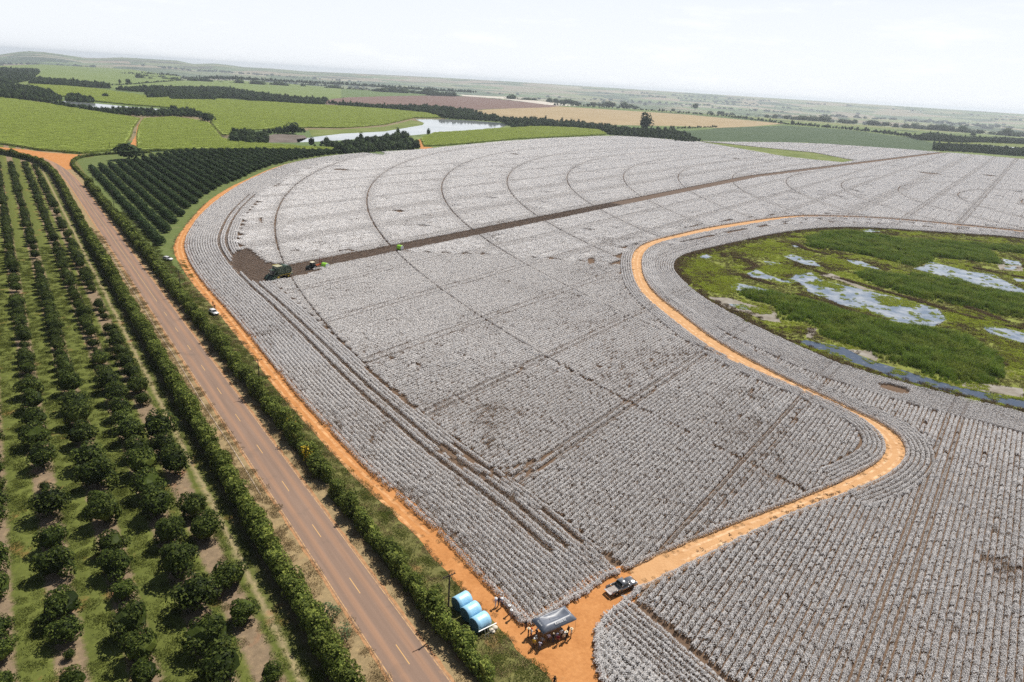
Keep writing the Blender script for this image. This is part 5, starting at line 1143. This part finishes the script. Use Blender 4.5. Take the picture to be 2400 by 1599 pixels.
# ---- pickup
def car_paint(name, c, metal=.5, rough=.28):
    s = NT(name, rough, .5); s.b.inputs['Metallic'].default_value = metal; s.b.inputs['Coat Weight'].default_value = .7; s.b.inputs['Coat Roughness'].default_value = .08
    s.color(s.mix(s.math('MULTIPLY', s.noise(2.5, 5, .7), .22), c, (.30, .21, .14))); return s.m
red_l = plain('tail_lamp', (.35, .02, .02), .3, .5); lamp_w = plain('head_lamp', (.75, .77, .8), .15, .6); black_pl = plain('black_plastic', (.02, .02, .021), .6, .3); chrome = plain('chrome', (.8, .8, .8), .12, .6, 1.0, .03)
def pickup(loc, rz):
    paint = car_paint('graphite_paint', (.26, .27, .28), .75, .24); r = empty('pickup_truck', loc, rz)
    tag(r, 'dark grey double cab pickup with lowered tailgate on the earth road', 'pickup')
    prof = [(2.62, .42), (2.66, .72), (2.58, .98), (2.35, 1.04), (1.15, 1.12), (-2.45, 1.12), (-2.5, .5), (-2.02, .42), (-1.95, .72), (-1.62, .92), (-1.25, .72), (-1.18, .42), (1.22, .42), (1.28, .72), (1.62, .92), (1.98, .72), (2.05, .42)]
    # body sides either side of the open bed
    mpart('body', extr([p for p in prof if p[0] > -.55 or False] + [(-.5, 1.12), (-.5, .42)] if False else [(2.62, .42), (2.68, .7), (2.6, .96), (2.35, 1.03), (1.15, 1.12), (-.55, 1.12), (-.55, .42), (1.2, .42), (1.28, .74), (1.62, .94), (1.98, .74), (2.06, .42)], -.9, .9), paint, r, .05, True)
    side = [(-.552, 1.12), (-2.5, 1.12), (-2.5, .5), (-2.05, .44), (-1.98, .74), (-1.62, .94), (-1.26, .74), (-1.18, .42), (-.552, .42)]
    for y0, y1 in ((-.9, -.76), (.76, .9)): mpart('bed_side', extr(side, y0, y1), paint, r, .03, True)
    part('bed_floor', one(*box((-1.5, 0, .70), (1.92, 1.52, .06))), plain('bed_liner', (.33, .29, .27), .8, .2, var=.3), r)
    part('bed_bulkhead', one(*box((-.60, 0, .92), (.06, 1.52, .42))), paint, r)
    part('tailgate', one(*box((-2.74, 0, .72), (.44, 1.5, .07))), plain('tailgate_inner', (.40, .36, .35), .6, .3, var=.25), r, .015)
    V, F = frus(-.62, 1.22, .86, 1.121, -.36, .52, .70, 1.70)
    part('cab', one(V, F), paint, r, .05, True)
    part('windscreen', one(*pane(V, (1, 2, 6, 5), .06, .94, .10, .92, .02)), glass_d, r); part('rear_window', one(*pane(V, (3, 0, 4, 7), .1, .9, .2, .9, .02)), glass_d, r)
    for f in ((0, 1, 5, 4), (2, 3, 7, 6)):
        part('side_window', one(*pane(V, f, .08, .47, .14, .86, .02)), glass_d, r); part('side_window', one(*pane(V, f, .52, .90, .14, .86, .02)), glass_d, r)
    part('bonnet', one(*frus(1.2, 2.5, .78, 1.06, 1.25, 2.3, .70, 1.13)), paint, r, .03, True)
    part('front_bumper', one(*box((2.66, 0, .55), (.16, 1.78, .24))), black_pl, r, .03); part('grille', one(*box((2.655, 0, .84), (.06, 1.0, .2))), black_pl, r, .01)
    for sy in (-1, 1):
        part('headlight', one(*box((2.6, sy * .68, .88), (.14, .34, .16))), lamp_w, r, .02); part('tail_light', one(*box((-2.51, sy * .83, .92), (.05, .12, .34))), red_l, r)
        part('mirror', one(*box((.98, sy * 1.02, 1.2), (.14, .22, .18))), chrome, r, .03); part('door_handle', one(*box((-.1, sy * .91, .98), (.16, .03, .04))), chrome, r); part('door_handle', one(*box((.7, sy * .91, .98), (.16, .03, .04))), chrome, r)
        for x in (1.62, -1.62): wheel(r, x, sy * .78, .37, .26)
    return r
a_, b_ = P1(1424, 1393), P1(1489, 1362)
c_ = P1(1455, 1382); pv = P1(1492, 1356, .9) - P1(1426, 1385, .9)
pickup((c_[0], c_[1], .02), math.atan2(pv[1], pv[0]))

# ---- white cars
def car(loc, rz, label):
    paint = car_paint('white_paint', (.80, .80, .80), 0.0, .3); r = empty('parked_car', loc, rz); tag(r, label, 'car', 'white cars parked on the verge')
    mpart('body', extr([(2.0, .34), (2.06, .62), (1.95, .80), (1.0, .94), (-1.75, .98), (-2.0, .86), (-2.02, .36), (-1.62, .32), (-1.58, .6), (-1.28, .74), (-.98, .6), (-.94, .3), (.94, .3), (.98, .6), (1.28, .74), (1.58, .6), (1.62, .32)], -.86, .86), paint, r, .07, True)
    V, F = frus(-1.85, 1.08, .80, .96, -1.45, .28, .62, 1.48); part('cabin', one(V, F), paint, r, .06, True)
    part('windscreen', one(*pane(V, (1, 2, 6, 5), .06, .94, .08, .9, .02)), glass_d, r); part('rear_window', one(*pane(V, (3, 0, 4, 7), .1, .9, .2, .9, .02)), glass_d, r)
    for f in ((0, 1, 5, 4), (2, 3, 7, 6)):
        part('side_window', one(*pane(V, f, .1, .48, .14, .86, .02)), glass_d, r); part('side_window', one(*pane(V, f, .53, .9, .14, .86, .02)), glass_d, r)
    for sy in (-1, 1):
        part('headlight', one(*box((1.97, sy * .62, .68), (.14, .3, .14))), lamp_w, r, .02); part('tail_light', one(*box((-2.0, sy * .68, .72), (.06, .2, .2))), red_l, r); part('mirror', one(*box((.75, sy * .95, 1.0), (.12, .18, .14))), paint, r, .03)
        for x in (1.28, -1.28): wheel(r, x, sy * .74, .31, .2)
    part('front_bumper', one(*box((2.03, 0, .45), (.1, 1.6, .18))), black_pl, r, .03)
    return r
c_ = P1(501, 736); car((c_[0], c_[1], .01), math.pi / 2 - R(133), 'white car on the verge beside two people and the earth road')
c_ = P1(393.5, 610); car((c_[0], c_[1], .01), math.pi / 2 - R(112), 'white car alone on the grass below the dense orchard')

# ---- round bales
def wrap(name, c, lt, rough=.35):
    s = NT(name, rough, .5); n = s.noise(3.0, 6, .7, s.mapped((1, 4, 1))); s.color(s.ramp(n, [(.3, tuple(x * .82 for x in c)), (.6, c), (.8, lt)])); s.bump(s.noise(5, 5, .7, s.mapped((.6, 3, 3))), .5, .05); return s.m
blue = wrap('blue_bale_film', (.33, .60, .80), (.66, .82, .91), .30); blue_d = wrap('blue_bale_end_shaded', (.055, .16, .30), (.10, .25, .42), .5)  # bale ends get a darker blue, their shade put into the colour
lime = wrap('lime_bale_film', (.30, .62, .04), (.45, .75, .12)); cot_end = plain('pressed_cotton', (.62, .62, .64), .95, .1, var=.2, scale=6)
def bale(loc, rz, film, end, label, group, rad=1.14, half=1.2):
    r = empty('cotton_bale', loc, rz); tag(r, label, 'bale', group); k = 40; rows = [(-half, rad * .93), (-half + .07, rad), (-half * .5, rad * 1.004), (0, rad * .998), (half * .5, rad * 1.004), (half - .07, rad), (half, rad * .93)]
    sag = lambda t: 1 - .045 * max(0, -math.sin(t)) ** 3
    V = [(x, q * math.cos(6.2832 * i / k) * 1.015, rad * .965 + q * sag(6.2832 * i / k) * math.sin(6.2832 * i / k)) for i in range(k) for x, q in rows]; m_ = len(rows)
    F = np.array([(i * m_ + j, ((i + 1) % k) * m_ + j, ((i + 1) % k) * m_ + j + 1, i * m_ + j + 1) for i in range(k) for j in range(m_ - 1)])
    link('film', mesh_np('film', V, F, [film], smooth_=True), None, r)
    for sx in (-1, 1):
        p = Pile(); rr = np.random.default_rng(int(abs(loc[0] * 10)) + sx + 2)
        rings = [(0, .0), (.35, .02), (.7, .03), (.93, .0)]; W = [(sx * (half + .015 + rr.uniform(0, .03)), 0, rad * .965)]
        for q, o_ in rings[1:]:
            for i in range(k): t = 6.2832 * i / k; W.append((sx * (half + .012 + (rr.uniform(0, .03) if q < .9 else 0)), q * rad * math.cos(t) * 1.012, rad * .965 + q * rad * sag(t) * math.sin(t)))
        FT = np.array([(0, 1 + i, 1 + (i + 1) % k) for i in range(k)]); FQ = np.array([(1 + j * k + i, 1 + (j + 1) * k + i, 1 + (j + 1) * k + (i + 1) % k, 1 + j * k + (i + 1) % k) for j in range(2) for i in range(k)])
        p.add(W, [FT, FQ]); part('end_face', p, end, r)
    return r
def z8(x, y_): return (1040 + x * .12755, 1340 + y_ * .12755)
bales_top = [((185, 495), (400, 365)), ((370, 690), (590, 565)), ((520, 890), (770, 755))]
axd = None
bc = []
for (l_, r2) in bales_top:
    a = P1(*z8(*l_), z=2.25); b = P1(*z8(*r2), z=2.25); bc.append((a + b) / 2); axd = (b - a) if axd is None else axd + (b - a)
ang = math.atan2(axd[1], axd[0]); step_ = (bc[2] - bc[0]) / 2; mid_ = bc[1] + RV * .25
dperp = np.array([-math.sin(ang), math.cos(ang)]); ss = 2.46 * (1 if step_ @ dperp > 0 else -1)
slide = (step_ @ np.array([math.cos(ang), math.sin(ang)]))
for i, lab in enumerate(('blue wrapped round cotton bale farthest from the tent', 'middle one of the three blue wrapped cotton bales', 'blue wrapped round cotton bale nearest the white trestle')):
    c_ = mid_ + (i - 1) * (dperp * ss + np.array([math.cos(ang), math.sin(ang)]) * slide); bale((c_[0], c_[1], .02), ang, blue, blue_d, lab, 'blue round bales by the hedge')
g_az = math.pi / 2 - R(118)
c_ = P1(937.5, 586); bale((c_[0], c_[1], .03), g_az, lime, cot_end, 'lime green cotton bale alone on the picked swath', 'lime green bales')
c_ = P1(762, 629); bale((c_[0], c_[1], .03), g_az, lime, cot_end, 'lime green cotton bale behind the tractor', 'lime green bales')
bl2 = c_
# ---- white trestle beside the bales
def trestle():
    a = P1(1121.8, 1480.6, 1.2); b = P1(1163.7, 1460.4, 1.2); m_ = (a + b) / 2; d = b - a; ln = np.hypot(*d); r = empty('trestle', (m_[0], m_[1], .01), math.atan2(d[1], d[0])); tag(r, 'narrow white plank trestle with splayed grey legs beside the bales', 'trestle')
    wp = plain('white_board', (.80, .79, .76), .6, .3); gm = plain('grey_tube', (.36, .35, .33), .5, .4, .4)
    part('plank', one(*box((0, 0, 1.2), (ln, .16, .05))), wp, r, .01)
    for x, dx in ((-.55, -.25), (-.1, -.15), (.35, .12)):
        part('leg', one(*tube([(x, -.05, 1.18), (x + dx * .3, -.30, .9), (x + dx, -.75, 0)], [.03, .03, .03], 6)), gm, r); part('leg', one(*tube([(x, .05, 1.18), (x + dx, .55, 0)], [.03, .03], 6)), gm, r)
    part('stretcher', one(*tube([(-.6, -.45, .55), (.4, -.45, .6)], [.02, .02], 6)), gm, r)
trestle()
sackm = plain('raw_cotton_sack', (.60, .54, .44), .95, .1, var=.25, scale=5)
for i, (x, y_, s_) in enumerate(((1160, 1471, .42), (1152, 1477, .36), (1156, 1480, .30))):
    w = P1(x, y_, .2); V, F = icos(s_, (0, 0, s_ * .55), .62, 3, .06); o = link('cotton_sack', mesh_np('cotton_sack', V, F, [sackm], smooth_=True)); o.location = (w[0], w[1], 0); o.rotation_euler = (0, 0, i)
    tag(o, ['largest pale sack lying under the white trestle', 'middle pale sack lying under the white trestle', 'smallest pale sack at the foot of the white trestle'][i], 'sack', 'sacks by the trestle')

# ---- tent
def tent():
    q = [(1248.7, 1451.5), (1326.2, 1419.1), (1348.5, 1450.6), (1271.5, 1485.4)]; A, B, C_, D = [P1(*x, z=2.35) for x in q]; ctr = (A + B + C_ + D) / 4; ux = ((B - A) + (C_ - D)) / 2; uy = ((A - D) + (B - C_)) / 2
    lx, ly = np.hypot(*ux), np.hypot(*uy); rz = math.atan2(ux[1], ux[0]); r = empty('canopy_tent', (ctr[0], ctr[1], .02), rz); tag(r, 'black gazebo tent with white lettering sheltering a crowd', 'tent')
    cn = NT('black_tent_cloth', .42, .5); cn.color(cn.ramp(cn.noise(1.2, 4), [(.3, (.085, .097, .125)), (.7, (.13, .145, .18))])); cn.bump(cn.noise(1.3, 5, .6, cn.mapped((1, 2.4, 1))), .35, .06)  # black cloth with sky reflections lifted into its blue-grey base colour
    x, y_ = lx / 2, ly / 2; ix, iy = x - .72, y_ - .62; n = 10
    part_v, part_f = [], []
    rings = [(x, y_, 2.08), (x, y_, 2.35), (x - .36, y_ - .31, 2.62), (ix, iy, 2.92), (ix - .12, iy - .10, 2.88), (ix * .4, iy * .4, 2.70)]
    rg_ = np.random.default_rng(2); m_ = 4 * n
    for (a, b, z) in rings:
        for (x0, y0), (x1, y1) in (((-a, -b), (a, -b)), ((a, -b), (a, b)), ((a, b), (-a, b)), ((-a, b), (-a, -b))):
            for i in range(n): t = i / n; part_v.append((x0 + (x1 - x0) * t, y0 + (y1 - y0) * t, z - (.05 * math.sin(math.pi * t) if 2.2 < z < 2.9 else 0) + rg_.normal(0, .012)))
    for k in range(len(rings) - 1):
        for i in range(m_): part_f.append((k * m_ + i, k * m_ + (i + 1) % m_, (k + 1) * m_ + (i + 1) % m_, (k + 1) * m_ + i))
    o = link('canopy', mesh_np('canopy', part_v, [np.array(part_f), np.array([[5 * m_ + i for i in range(m_)]])], [cn.m], smooth_=True), None, r)
    wt = plain('white_print', (.82, .82, .82), .7, .2, var=.04)
    def put_text(s, size, loc, rot):
        me = text_mesh(s, size); me.materials.clear(); me.materials.append(wt); t = bpy.data.objects.new('lettering', me); COL.objects.link(t); t.parent = o; t.location = loc; t.rotation_euler = rot
    sl = math.atan2(.57, .62); sl2 = math.atan2(.57, .72)
    put_text('Kimberlit', .50, (.25, -(y_ + iy) / 2 + .02, 2.72), (sl, 0, 0)); put_text('Kimberlit', .40, (.1, (y_ + iy) / 2 - .02, 2.72), (sl, 0, math.pi))
    put_text('Kimberlit', .30, (-(x + ix) / 2 + .02, 0, 2.72), (sl2, 0, -math.pi / 2)); put_text('Kimberlit', .30, ((x + ix) / 2 - .02, 0, 2.72), (sl2, 0, math.pi / 2))
    al_ = plain('tent_pole', (.30, .30, .31), .4, .5, .7)
    for sx in (-1, 0, 1):
        for sy in (-1, 1): part('pole', one(*tube([(sx * (x - .04), sy * (y_ - .04), 0), (sx * (x - .04), sy * (y_ - .04), 2.33)], [.022, .022], 6)), al_, r)
    for sy in (-1, 1): part('truss', one(*tube([(-x + .05, sy * (y_ - .05), 2.3), (x - .05, sy * (y_ - .05), 2.3)], [.018, .018], 5)), al_, r)
    return r
tent()

# ---- people
_pm = {}
def pmat(c, rough=.85):
    key = tuple(c)
    if key not in _pm: _pm[key] = plain('cloth_%d' % len(_pm), c, rough, .15, var=.12, scale=8)
    return _pm[key]
SKIN = [(.42, .24, .15), (.30, .16, .095), (.52, .32, .22)]; HAIR = (.018, .013, .01)
hatb = bpy.data.meshes.new('hat')
def hat_mesh(brim):
    k = 16; prof = [(brim, 1.665), (brim * .97, 1.68), (.105, 1.69), (.10, 1.76), (.075, 1.80), (.0, 1.81)]; V = [(q * math.cos(6.2832 * i / k), .02 + q * 1.12 * math.sin(6.2832 * i / k), z) for q, z in prof for i in range(k)]
    return V, np.array([(j * k + i, j * k + (i + 1) % k, (j + 1) * k + (i + 1) % k, (j + 1) * k + i) for j in range(len(prof) - 1) for i in range(k)])
WIDE = mesh_np('hat', *hat_mesh(.21)); CAP = mesh_np('cap', *hat_mesh(.125))
for h_ in (WIDE, CAP): h_.materials.append(None)
NAVY, WHT, LAV, BLK, GRY, RED, YEL, KHA, DEN, CRM, DKR = (.02, .025, .05), (.78, .78, .78), (.58, .58, .74), (.018, .018, .02), (.25, .25, .26), (.45, .03, .03), (.55, .33, .03), (.30, .22, .13), (.05, .07, .12), (.72, .62, .44), (.16, .015, .03)
def person(px, py, face, shirt, trous, hat, label, pose=0, sk=0, ht=1.0, head=True, group=None):
    w = P1(px, py, 1.66 * ht if head else 0); o = bpy.data.objects.new('person', POSE[pose]); COL.objects.link(o); o.location = (w[0], w[1], .025); o.rotation_euler = (0, 0, -R(face)); o.scale = (ht, ht, ht)
    for sl, c in zip(o.material_slots, (SKIN[sk], shirt, trous, HAIR, (.03, .025, .02))): sl.link = 'OBJECT'; sl.material = pmat(c)
    if hat:
        kind_, hc = hat; h_ = bpy.data.objects.new('hat', WIDE if kind_ == 'w' else CAP); COL.objects.link(h_); h_.parent = o; h_.material_slots[0].link = 'OBJECT'; h_.material_slots[0].material = pmat(hc)
    return tag(o, label, 'person', group)
def zt(x, y_): return (1230 + x * .0829, 1410 + y_ * .0829)
crowd = [((112, 760), 90, BLK, BLK, ('w', CRM), 'person in black with a cream hat at the left tent corner', 0), ((195, 775), 60, WHT, DKR, ('c', RED), 'person in white shirt and dark red trousers left of the tent', 1), ((345, 778), 40, NAVY, BLK, ('c', WHT), 'person with white cap half under the tent edge', 0),
         ((318, 985), 35, GRY, BLK, ('c', GRY), 'person with grey cap outside the left tent edge', 2), ((268, 1060), 20, YEL, BLK, ('c', WHT), 'person in mustard shirt and white cap behind the crowd', 0), ((438, 1130), 15, LAV, DEN, None, 'person in pale lilac shirt nearest the camera in the crowd', 2), ((505, 1000), 20, GRY, NAVY, None, 'person in grey shirt in the tent shade', 0),
         ((690, 905), 10, LAV, NAVY, None, 'person in lilac shirt at the middle of the tent front', 0), ((815, 915), 5, BLK, DEN, ('c', CRM), 'person in black shirt and jeans with cream cap at the tent front', 1), ((915, 870), 0, (.3, .33, .45), BLK, None, 'person in slate blue shirt under the tent front edge', 2), ((948, 950), 0, DKR, BLK, None, 'person in dark red shirt at the tent front', 0),
         ((1050, 780), -20, WHT, BLK, ('c', BLK), 'person in white shirt in the right half of the tent', 1), ((1185, 855), -30, BLK, BLK, ('w', CRM), 'person in black with wide cream hat at the right tent end', 2), ((1332, 770), -60, CRM, KHA, ('w', CRM), 'person in cream shirt and hat at the right tent corner', 1), ((1240, 700), -40, BLK, DEN, None, 'person in black shirt under the right tent corner', 0), ((1130, 890), -10, CRM, BLK, ('c', WHT), 'person in cream shirt beside the wide hat at the tent front', 1)]
for (p, fc, sh_, tr, ht_, lab, po) in crowd: person(*zt(*p), fc, sh_, tr, ht_, lab, po, random.randrange(3), random.uniform(.96, 1.05), True, 'people gathered round the tent')
walk = [((960, 488), 150, LAV, WHT, ('w', WHT), 'walker in pale clothes and white hat beside the cotton edge', 3), ((1012, 470), 160, NAVY, DEN, None, 'walker in navy between the two white hats by the cotton', 3), ((1070, 488), 155, (.35, .36, .45), NAVY, ('w', WHT), 'walker in grey with white hat against the cotton', 0), ((1206, 622), 150, KHA, KHA, ('w', WHT), 'person in khaki and pale hat standing in the cotton edge', 1), ((1246, 702), 160, (.45, .48, .5), GRY, ('w', WHT), 'person in light grey with pale hat in the cotton edge', 0), ((1512, 905), 140, BLK, BLK, None, 'person in black at the cotton edge left of the tent', 0)]
for (p, fc, sh_, tr, ht_, lab, po) in walk: person(*z8(*p), fc, sh_, tr, ht_, lab, po, random.randrange(3), 1.0, True, 'people along the cotton edge')
person(1300.5, 1587, 20, BLK, BLK, ('c', BLK), 'lone person in black at the bottom edge on the earth road', 3)
person(498.5, 706, 140, BLK, BLK, None, 'person in dark clothes standing on the earth road above the car', 3); person(502.8, 714, 150, NAVY, BLK, None, 'person in dark clothes walking nearest the white car', 3)

# ---- cotton picker
jd = car_paint('picker_green', (.004, .045, .014), 0.0, .5); yel = plain('picker_yellow', (.70, .52, .06), .5, .4); cream = plain('cream_screen', (.44, .42, .28), .8, .2, var=.35, scale=5); dk = plain('dark_machine', (.02, .03, .024), .6, .3)
def picker(loc, rz):
    r = empty('cotton_picker', loc, rz); tag(r, 'large green cotton picker at the end of the picked swath', 'harvester')
    part('chassis', one(*box((-.4, 0, 1.35), (7.2, 2.2, .6))), dk, r, .05)
    for k in range(6):
        y_ = (k - 2.5) * .92; mpart('row_unit', extr([(3.1, .25), (3.1, 1.55), (4.1, 1.45), (5.1, .35), (5.2, .18), (4.2, .15)], y_ - .36, y_ + .36), jd if k % 2 else dk, r, .05)
    part('header_beam', one(*box((3.0, 0, 1.75), (.35, 5.6, .35))), jd, r, .04)
    V, F = frus(2.0, 3.7, .95, 1.9, 2.1, 3.5, .9, 3.55); part('cab', one(V, F), dk, r, .05)
    part('windscreen', one(*pane(V, (1, 2, 6, 5), .05, .95, .05, .95, .02)), glass_d, r)
    for f in ((0, 1, 5, 4), (2, 3, 7, 6)): part('side_window', one(*pane(V, f, .06, .94, .1, .95, .02)), glass_d, r)
    part('cab_roof', one(*box((2.85, 0, 3.66), (1.8, 2.1, .2))), jd, r, .06)
    V, F = frus(-.7, 2.0, 1.75, 1.65, -.7, 1.8, 1.85, 4.75); part('accumulator', one(V, F), jd, r, .06)
    for k in range(3): part('screen_panel', one(*box((-.28 + .85 * k, 0, 4.79), (.76, 3.3, .07))), cream, r, .01)
    part('screen_rim', one(*box((.55, 1.8, 4.86), (2.5, .08, .2))), jd, r); part('screen_rim', one(*box((.55, -1.8, 4.86), (2.5, .08, .2))), yel, r)
    k = 18; cx, cz, rad = -2.55, 3.0, 1.75
    prof = [(cx + rad * math.cos(2 * math.pi * i / k + .17) * 1.05, cz + rad * math.sin(2 * math.pi * i / k + .17)) for i in range(k)]
    mpart('module_chamber', extr(prof, -1.62, 1.62), jd, r, .10)
    for sy in (-1, 1):
        part('side_frame', one(*tube([(cx + rad * .72 * math.cos(t), sy * 1.68, cz + rad * .72 * math.sin(t)) for t in np.linspace(0, 6.2832, 15)], [.07] * 15, 6)), dk, r)
        part('yellow_stripe', one(*box((-1.2, sy * 1.70, 1.58), (5.4, .06, .14))), yel, r); part('rear_flap', one(*box((-4.2, sy * 1.0, 1.75), (.9, 1.2, .1))), cream, r, .02)
        for yy in (1.35, 1.95): wheel(r, 2.0, sy * yy, .95, .5, yel)
        wheel(r, -2.7, sy * 1.45, .72, .5, yel)
    part('engine_deck', one(*box((-3.9, 0, 2.1), (1.0, 2.4, .8))), jd, r, .05)
    part('bale_cradle', one(*box((-4.7, 0, 1.05), (1.1, 2.6, .12))), dk, r, .02)
    part('duct', one(*tube([(2.9, .75, 1.8), (2.2, 1.2, 3.2), (1.5, 1.3, 4.6)], [.28, .3, .3], 8)), jd, r); part('duct', one(*tube([(2.9, -.75, 1.8), (2.2, -1.2, 3.2), (1.5, -1.3, 4.6)], [.28, .3, .3], 8)), jd, r)
    part('ladder', one(*box((1.9, -1.98, 1.3), (.5, .06, 1.3))), yel, r); part('exhaust', one(*tube([(-3.9, .8, 2.4), (-3.9, .8, 4.2)], [.07, .07], 8)), dk, r)
c_ = P1(656, 652); picker((c_[0], c_[1], .03), math.pi / 2 - (ROW_AZ + math.pi))

# ---- tractor with bale spear
org = plain('orange_red_steel', (.55, .13, .035), .6, .3, var=.25); redst = plain('dark_red_steel', (.22, .015, .02), .6, .3, var=.25)
def tractor(loc, rz):
    r = empty('tractor', loc, rz); tag(r, 'dark tractor with cream roof and red bale lifter', 'tractor')
    mpart('bonnet', extr([(.5, .9), (.5, 1.75), (2.3, 1.6), (2.5, 1.4), (2.5, .8)], -.42, .42), dk, r, .06); part('chassis', one(*box((.5, 0, .85), (3.6, .5, .4))), dk, r, .03)
    V, F = frus(-1.2, .5, .78, 1.2, -1.0, .35, .68, 2.65); part('cab', one(V, F), glass_d, r, .03); part('cab_roof', one(*box((-.35, 0, 2.74), (1.75, 1.65, .18))), plain('cream_roof', (.66, .60, .46), .6, .3), r, .06)
    for sy in (-1, 1):
        wheel(r, -.75, sy * .95, .88, .5); wheel(r, 1.75, sy * .85, .6, .38); part('mudguard', one(*box((-.75, sy * .95, 1.86), (1.2, .55, .06))), dk, r, .02); part('headlight', one(*box((2.5, sy * .25, 1.3), (.06, .2, .14))), lamp_w, r)
        part('lift_arm', one(*tube([(-1.4, sy * .4, .9), (-2.6, sy * .5, 1.3), (-3.6, sy * .6, 1.2)], [.07, .07, .06], 6)), org, r); part('spear_mast', one(*box((-4.3, sy * .42 - .1, 2.4), (.22, .28, 3.0), 0, .5)), redst, r, .02)
    part('lifter_frame', one(*box((-2.6, 0, 1.25), (1.5, 1.3, .16))), org, r, .02); part('mast_beam', one(*box((-4.2, 0, 1.2), (.3, 1.5, .4))), redst, r, .03); part('boom', one(*box((-3.3, 0, 1.45), (2.2, .22, .22))), org, r, .02)
    part('exhaust', one(*tube([(1.3, .3, 1.6), (1.3, .3, 2.6)], [.05, .05], 8)), dk, r)
c_ = P1(731, 631); tractor((c_[0], c_[1], .03), math.pi / 2 - (ROW_AZ + math.pi))

# ---- utility poles
wood_g = plain('weathered_pole', (.075, .062, .05), .95, .1, var=.3, scale=5); insul = plain('insulator', (.16, .12, .09), .3, .5)
PM = Pile().add(*tube([(0, 0, -.1), (0, 0, 4.5), (0, 0, 9.0)], [.15, .125, .10], 9)).mesh('shaft', [wood_g]); AM = Pile().add(*box((0, .1, 8.75), (2.1, .10, .12))).mesh('crossarm', [wood_g])
IM = Pile().add(*tube([(0, 0, 0), (0, 0, .12), (0, 0, .2)], [.05, .07, .03], 8)).mesh('insulator', [insul]); BM = Pile().add(*tube([(-.6, .12, 8.7), (0, .12, 8.1)], [.02, .02], 5)).add(*tube([(.6, .12, 8.7), (0, .12, 8.1)], [.02, .02], 5)).mesh('brace', [steel])
def pole(loc, rz, label, s_=1.0):
    r = empty('utility_pole', loc, rz); r.scale = (s_, s_, s_); tag(r, label, 'pole', 'wooden poles along the hedge')
    for nm, me in (('shaft', PM), ('crossarm', AM), ('brace', BM)): o = bpy.data.objects.new(nm, me); COL.objects.link(o); o.parent = r
    for x in (-.9, -.3, .9): o = bpy.data.objects.new('insulator', IM); COL.objects.link(o); o.parent = r; o.location = (x, .1, 8.81)
for s_, lab in ((66.0, 'wooden utility pole beside the three blue bales'), (154.4, 'wooden utility pole halfway down the ragged hedge'), (241.0, 'wooden utility pole between the two white cars'), (325.0, 'wooden utility pole beside the first dense orchard row'), (410, 'second farthest wooden utility pole beside the dense orchard'), (496, 'farthest wooden utility pole near the asphalt bend')):
    w = RF(s_, 41.3 if s_ < 400 else 43.2); pole((w[0], w[1], 0), math.atan2(RV[1], RV[0]), lab)
for (x, y_), lab in (((260, 361.5), 'distant utility pole before the cane left of the big round tree'), ((561, 354), 'distant utility pole before the cane above the dense orchard')):
    w = P1(x, y_); pole((w[0], w[1], 0), .4, lab)

# ---- clods and weeds on the tracks
rc = np.random.default_rng(9)
def clod(name):
    k = 14; C = np.c_[rc.normal(0, .28, (k, 2)), np.zeros(k)]; V, F = octas(C, rc.uniform(.06, .17, k), rc, .45); return proto(name, Pile().add(V, F).mesh(name, [ck]))
CL = [clod('clod_%d' % i) for i in range(3)]
cp = [(928, 703), (940, 700), (995, 676), (1003, 674), (1050, 652), (1080, 640), (1060, 650), (1135, 620), (1145, 617), (1165, 606), (1175, 605), (1222, 585), (1240, 578), (1268, 568), (1230, 584), (1340, 537), (700, 798), (648, 825), (530, 880)]
P = PX([(1400 + x * .4458, 900 + y_ * .4458) for x, y_ in cp]); P = np.vstack([P, P + rc.normal(0, .4, P.shape)])
scatter('dirt_clods', np.c_[P, np.full(len(P), .03)], rc.uniform(0, 6.28, len(P)), rc.uniform(.6, 1.2, len(P)), rc.integers(0, 3, len(P)), CL, 'dark clods dropped on the pale field track', 'clods')
P = PX([(370 + x * .1084, 590 + y_ * .1084) for x, y_ in [(530, 200), (545, 240), (560, 280), (585, 300), (600, 330), (620, 360), (640, 390), (660, 410), (700, 490), (730, 520), (755, 550)]]); P = np.vstack([P + rc.normal(0, .5, P.shape) for _ in range(4)])
scatter('track_weeds', np.c_[P, np.full(len(P), .02)], rc.uniform(0, 6.28, len(P)), rc.uniform(.4, .9, len(P)), rc.integers(0, 3, len(P)), TG, 'weeds growing in the wheel ruts of the earth road', 'weeds')
# ---------------------------------------------------------------- haze over the whole plain
hz = bpy.data.materials.new('country_haze'); hz.use_nodes = True; hn = hz.node_tree; hn.nodes.clear()
ho = hn.nodes.new('ShaderNodeOutputMaterial'); hv = hn.nodes.new('ShaderNodeVolumePrincipled'); hv.inputs['Color'].default_value = (.84, .92, 1.0, 1); hv.inputs['Density'].default_value = HAZE; hv.inputs['Anisotropy'].default_value = .35
hn.links.new(hv.outputs[0], ho.inputs['Volume'])
zs = np.array([v.co.z for v in ground.data.vertices]).min()
V, F = box((0, 0, (zs - 2 + 112) / 2), (36000, 36000, 114 - zs)); tag(link('haze', mesh_np('haze', V, F, [hz])), 'thin bluish haze lying over the plain', 'haze', None, 'stuff')
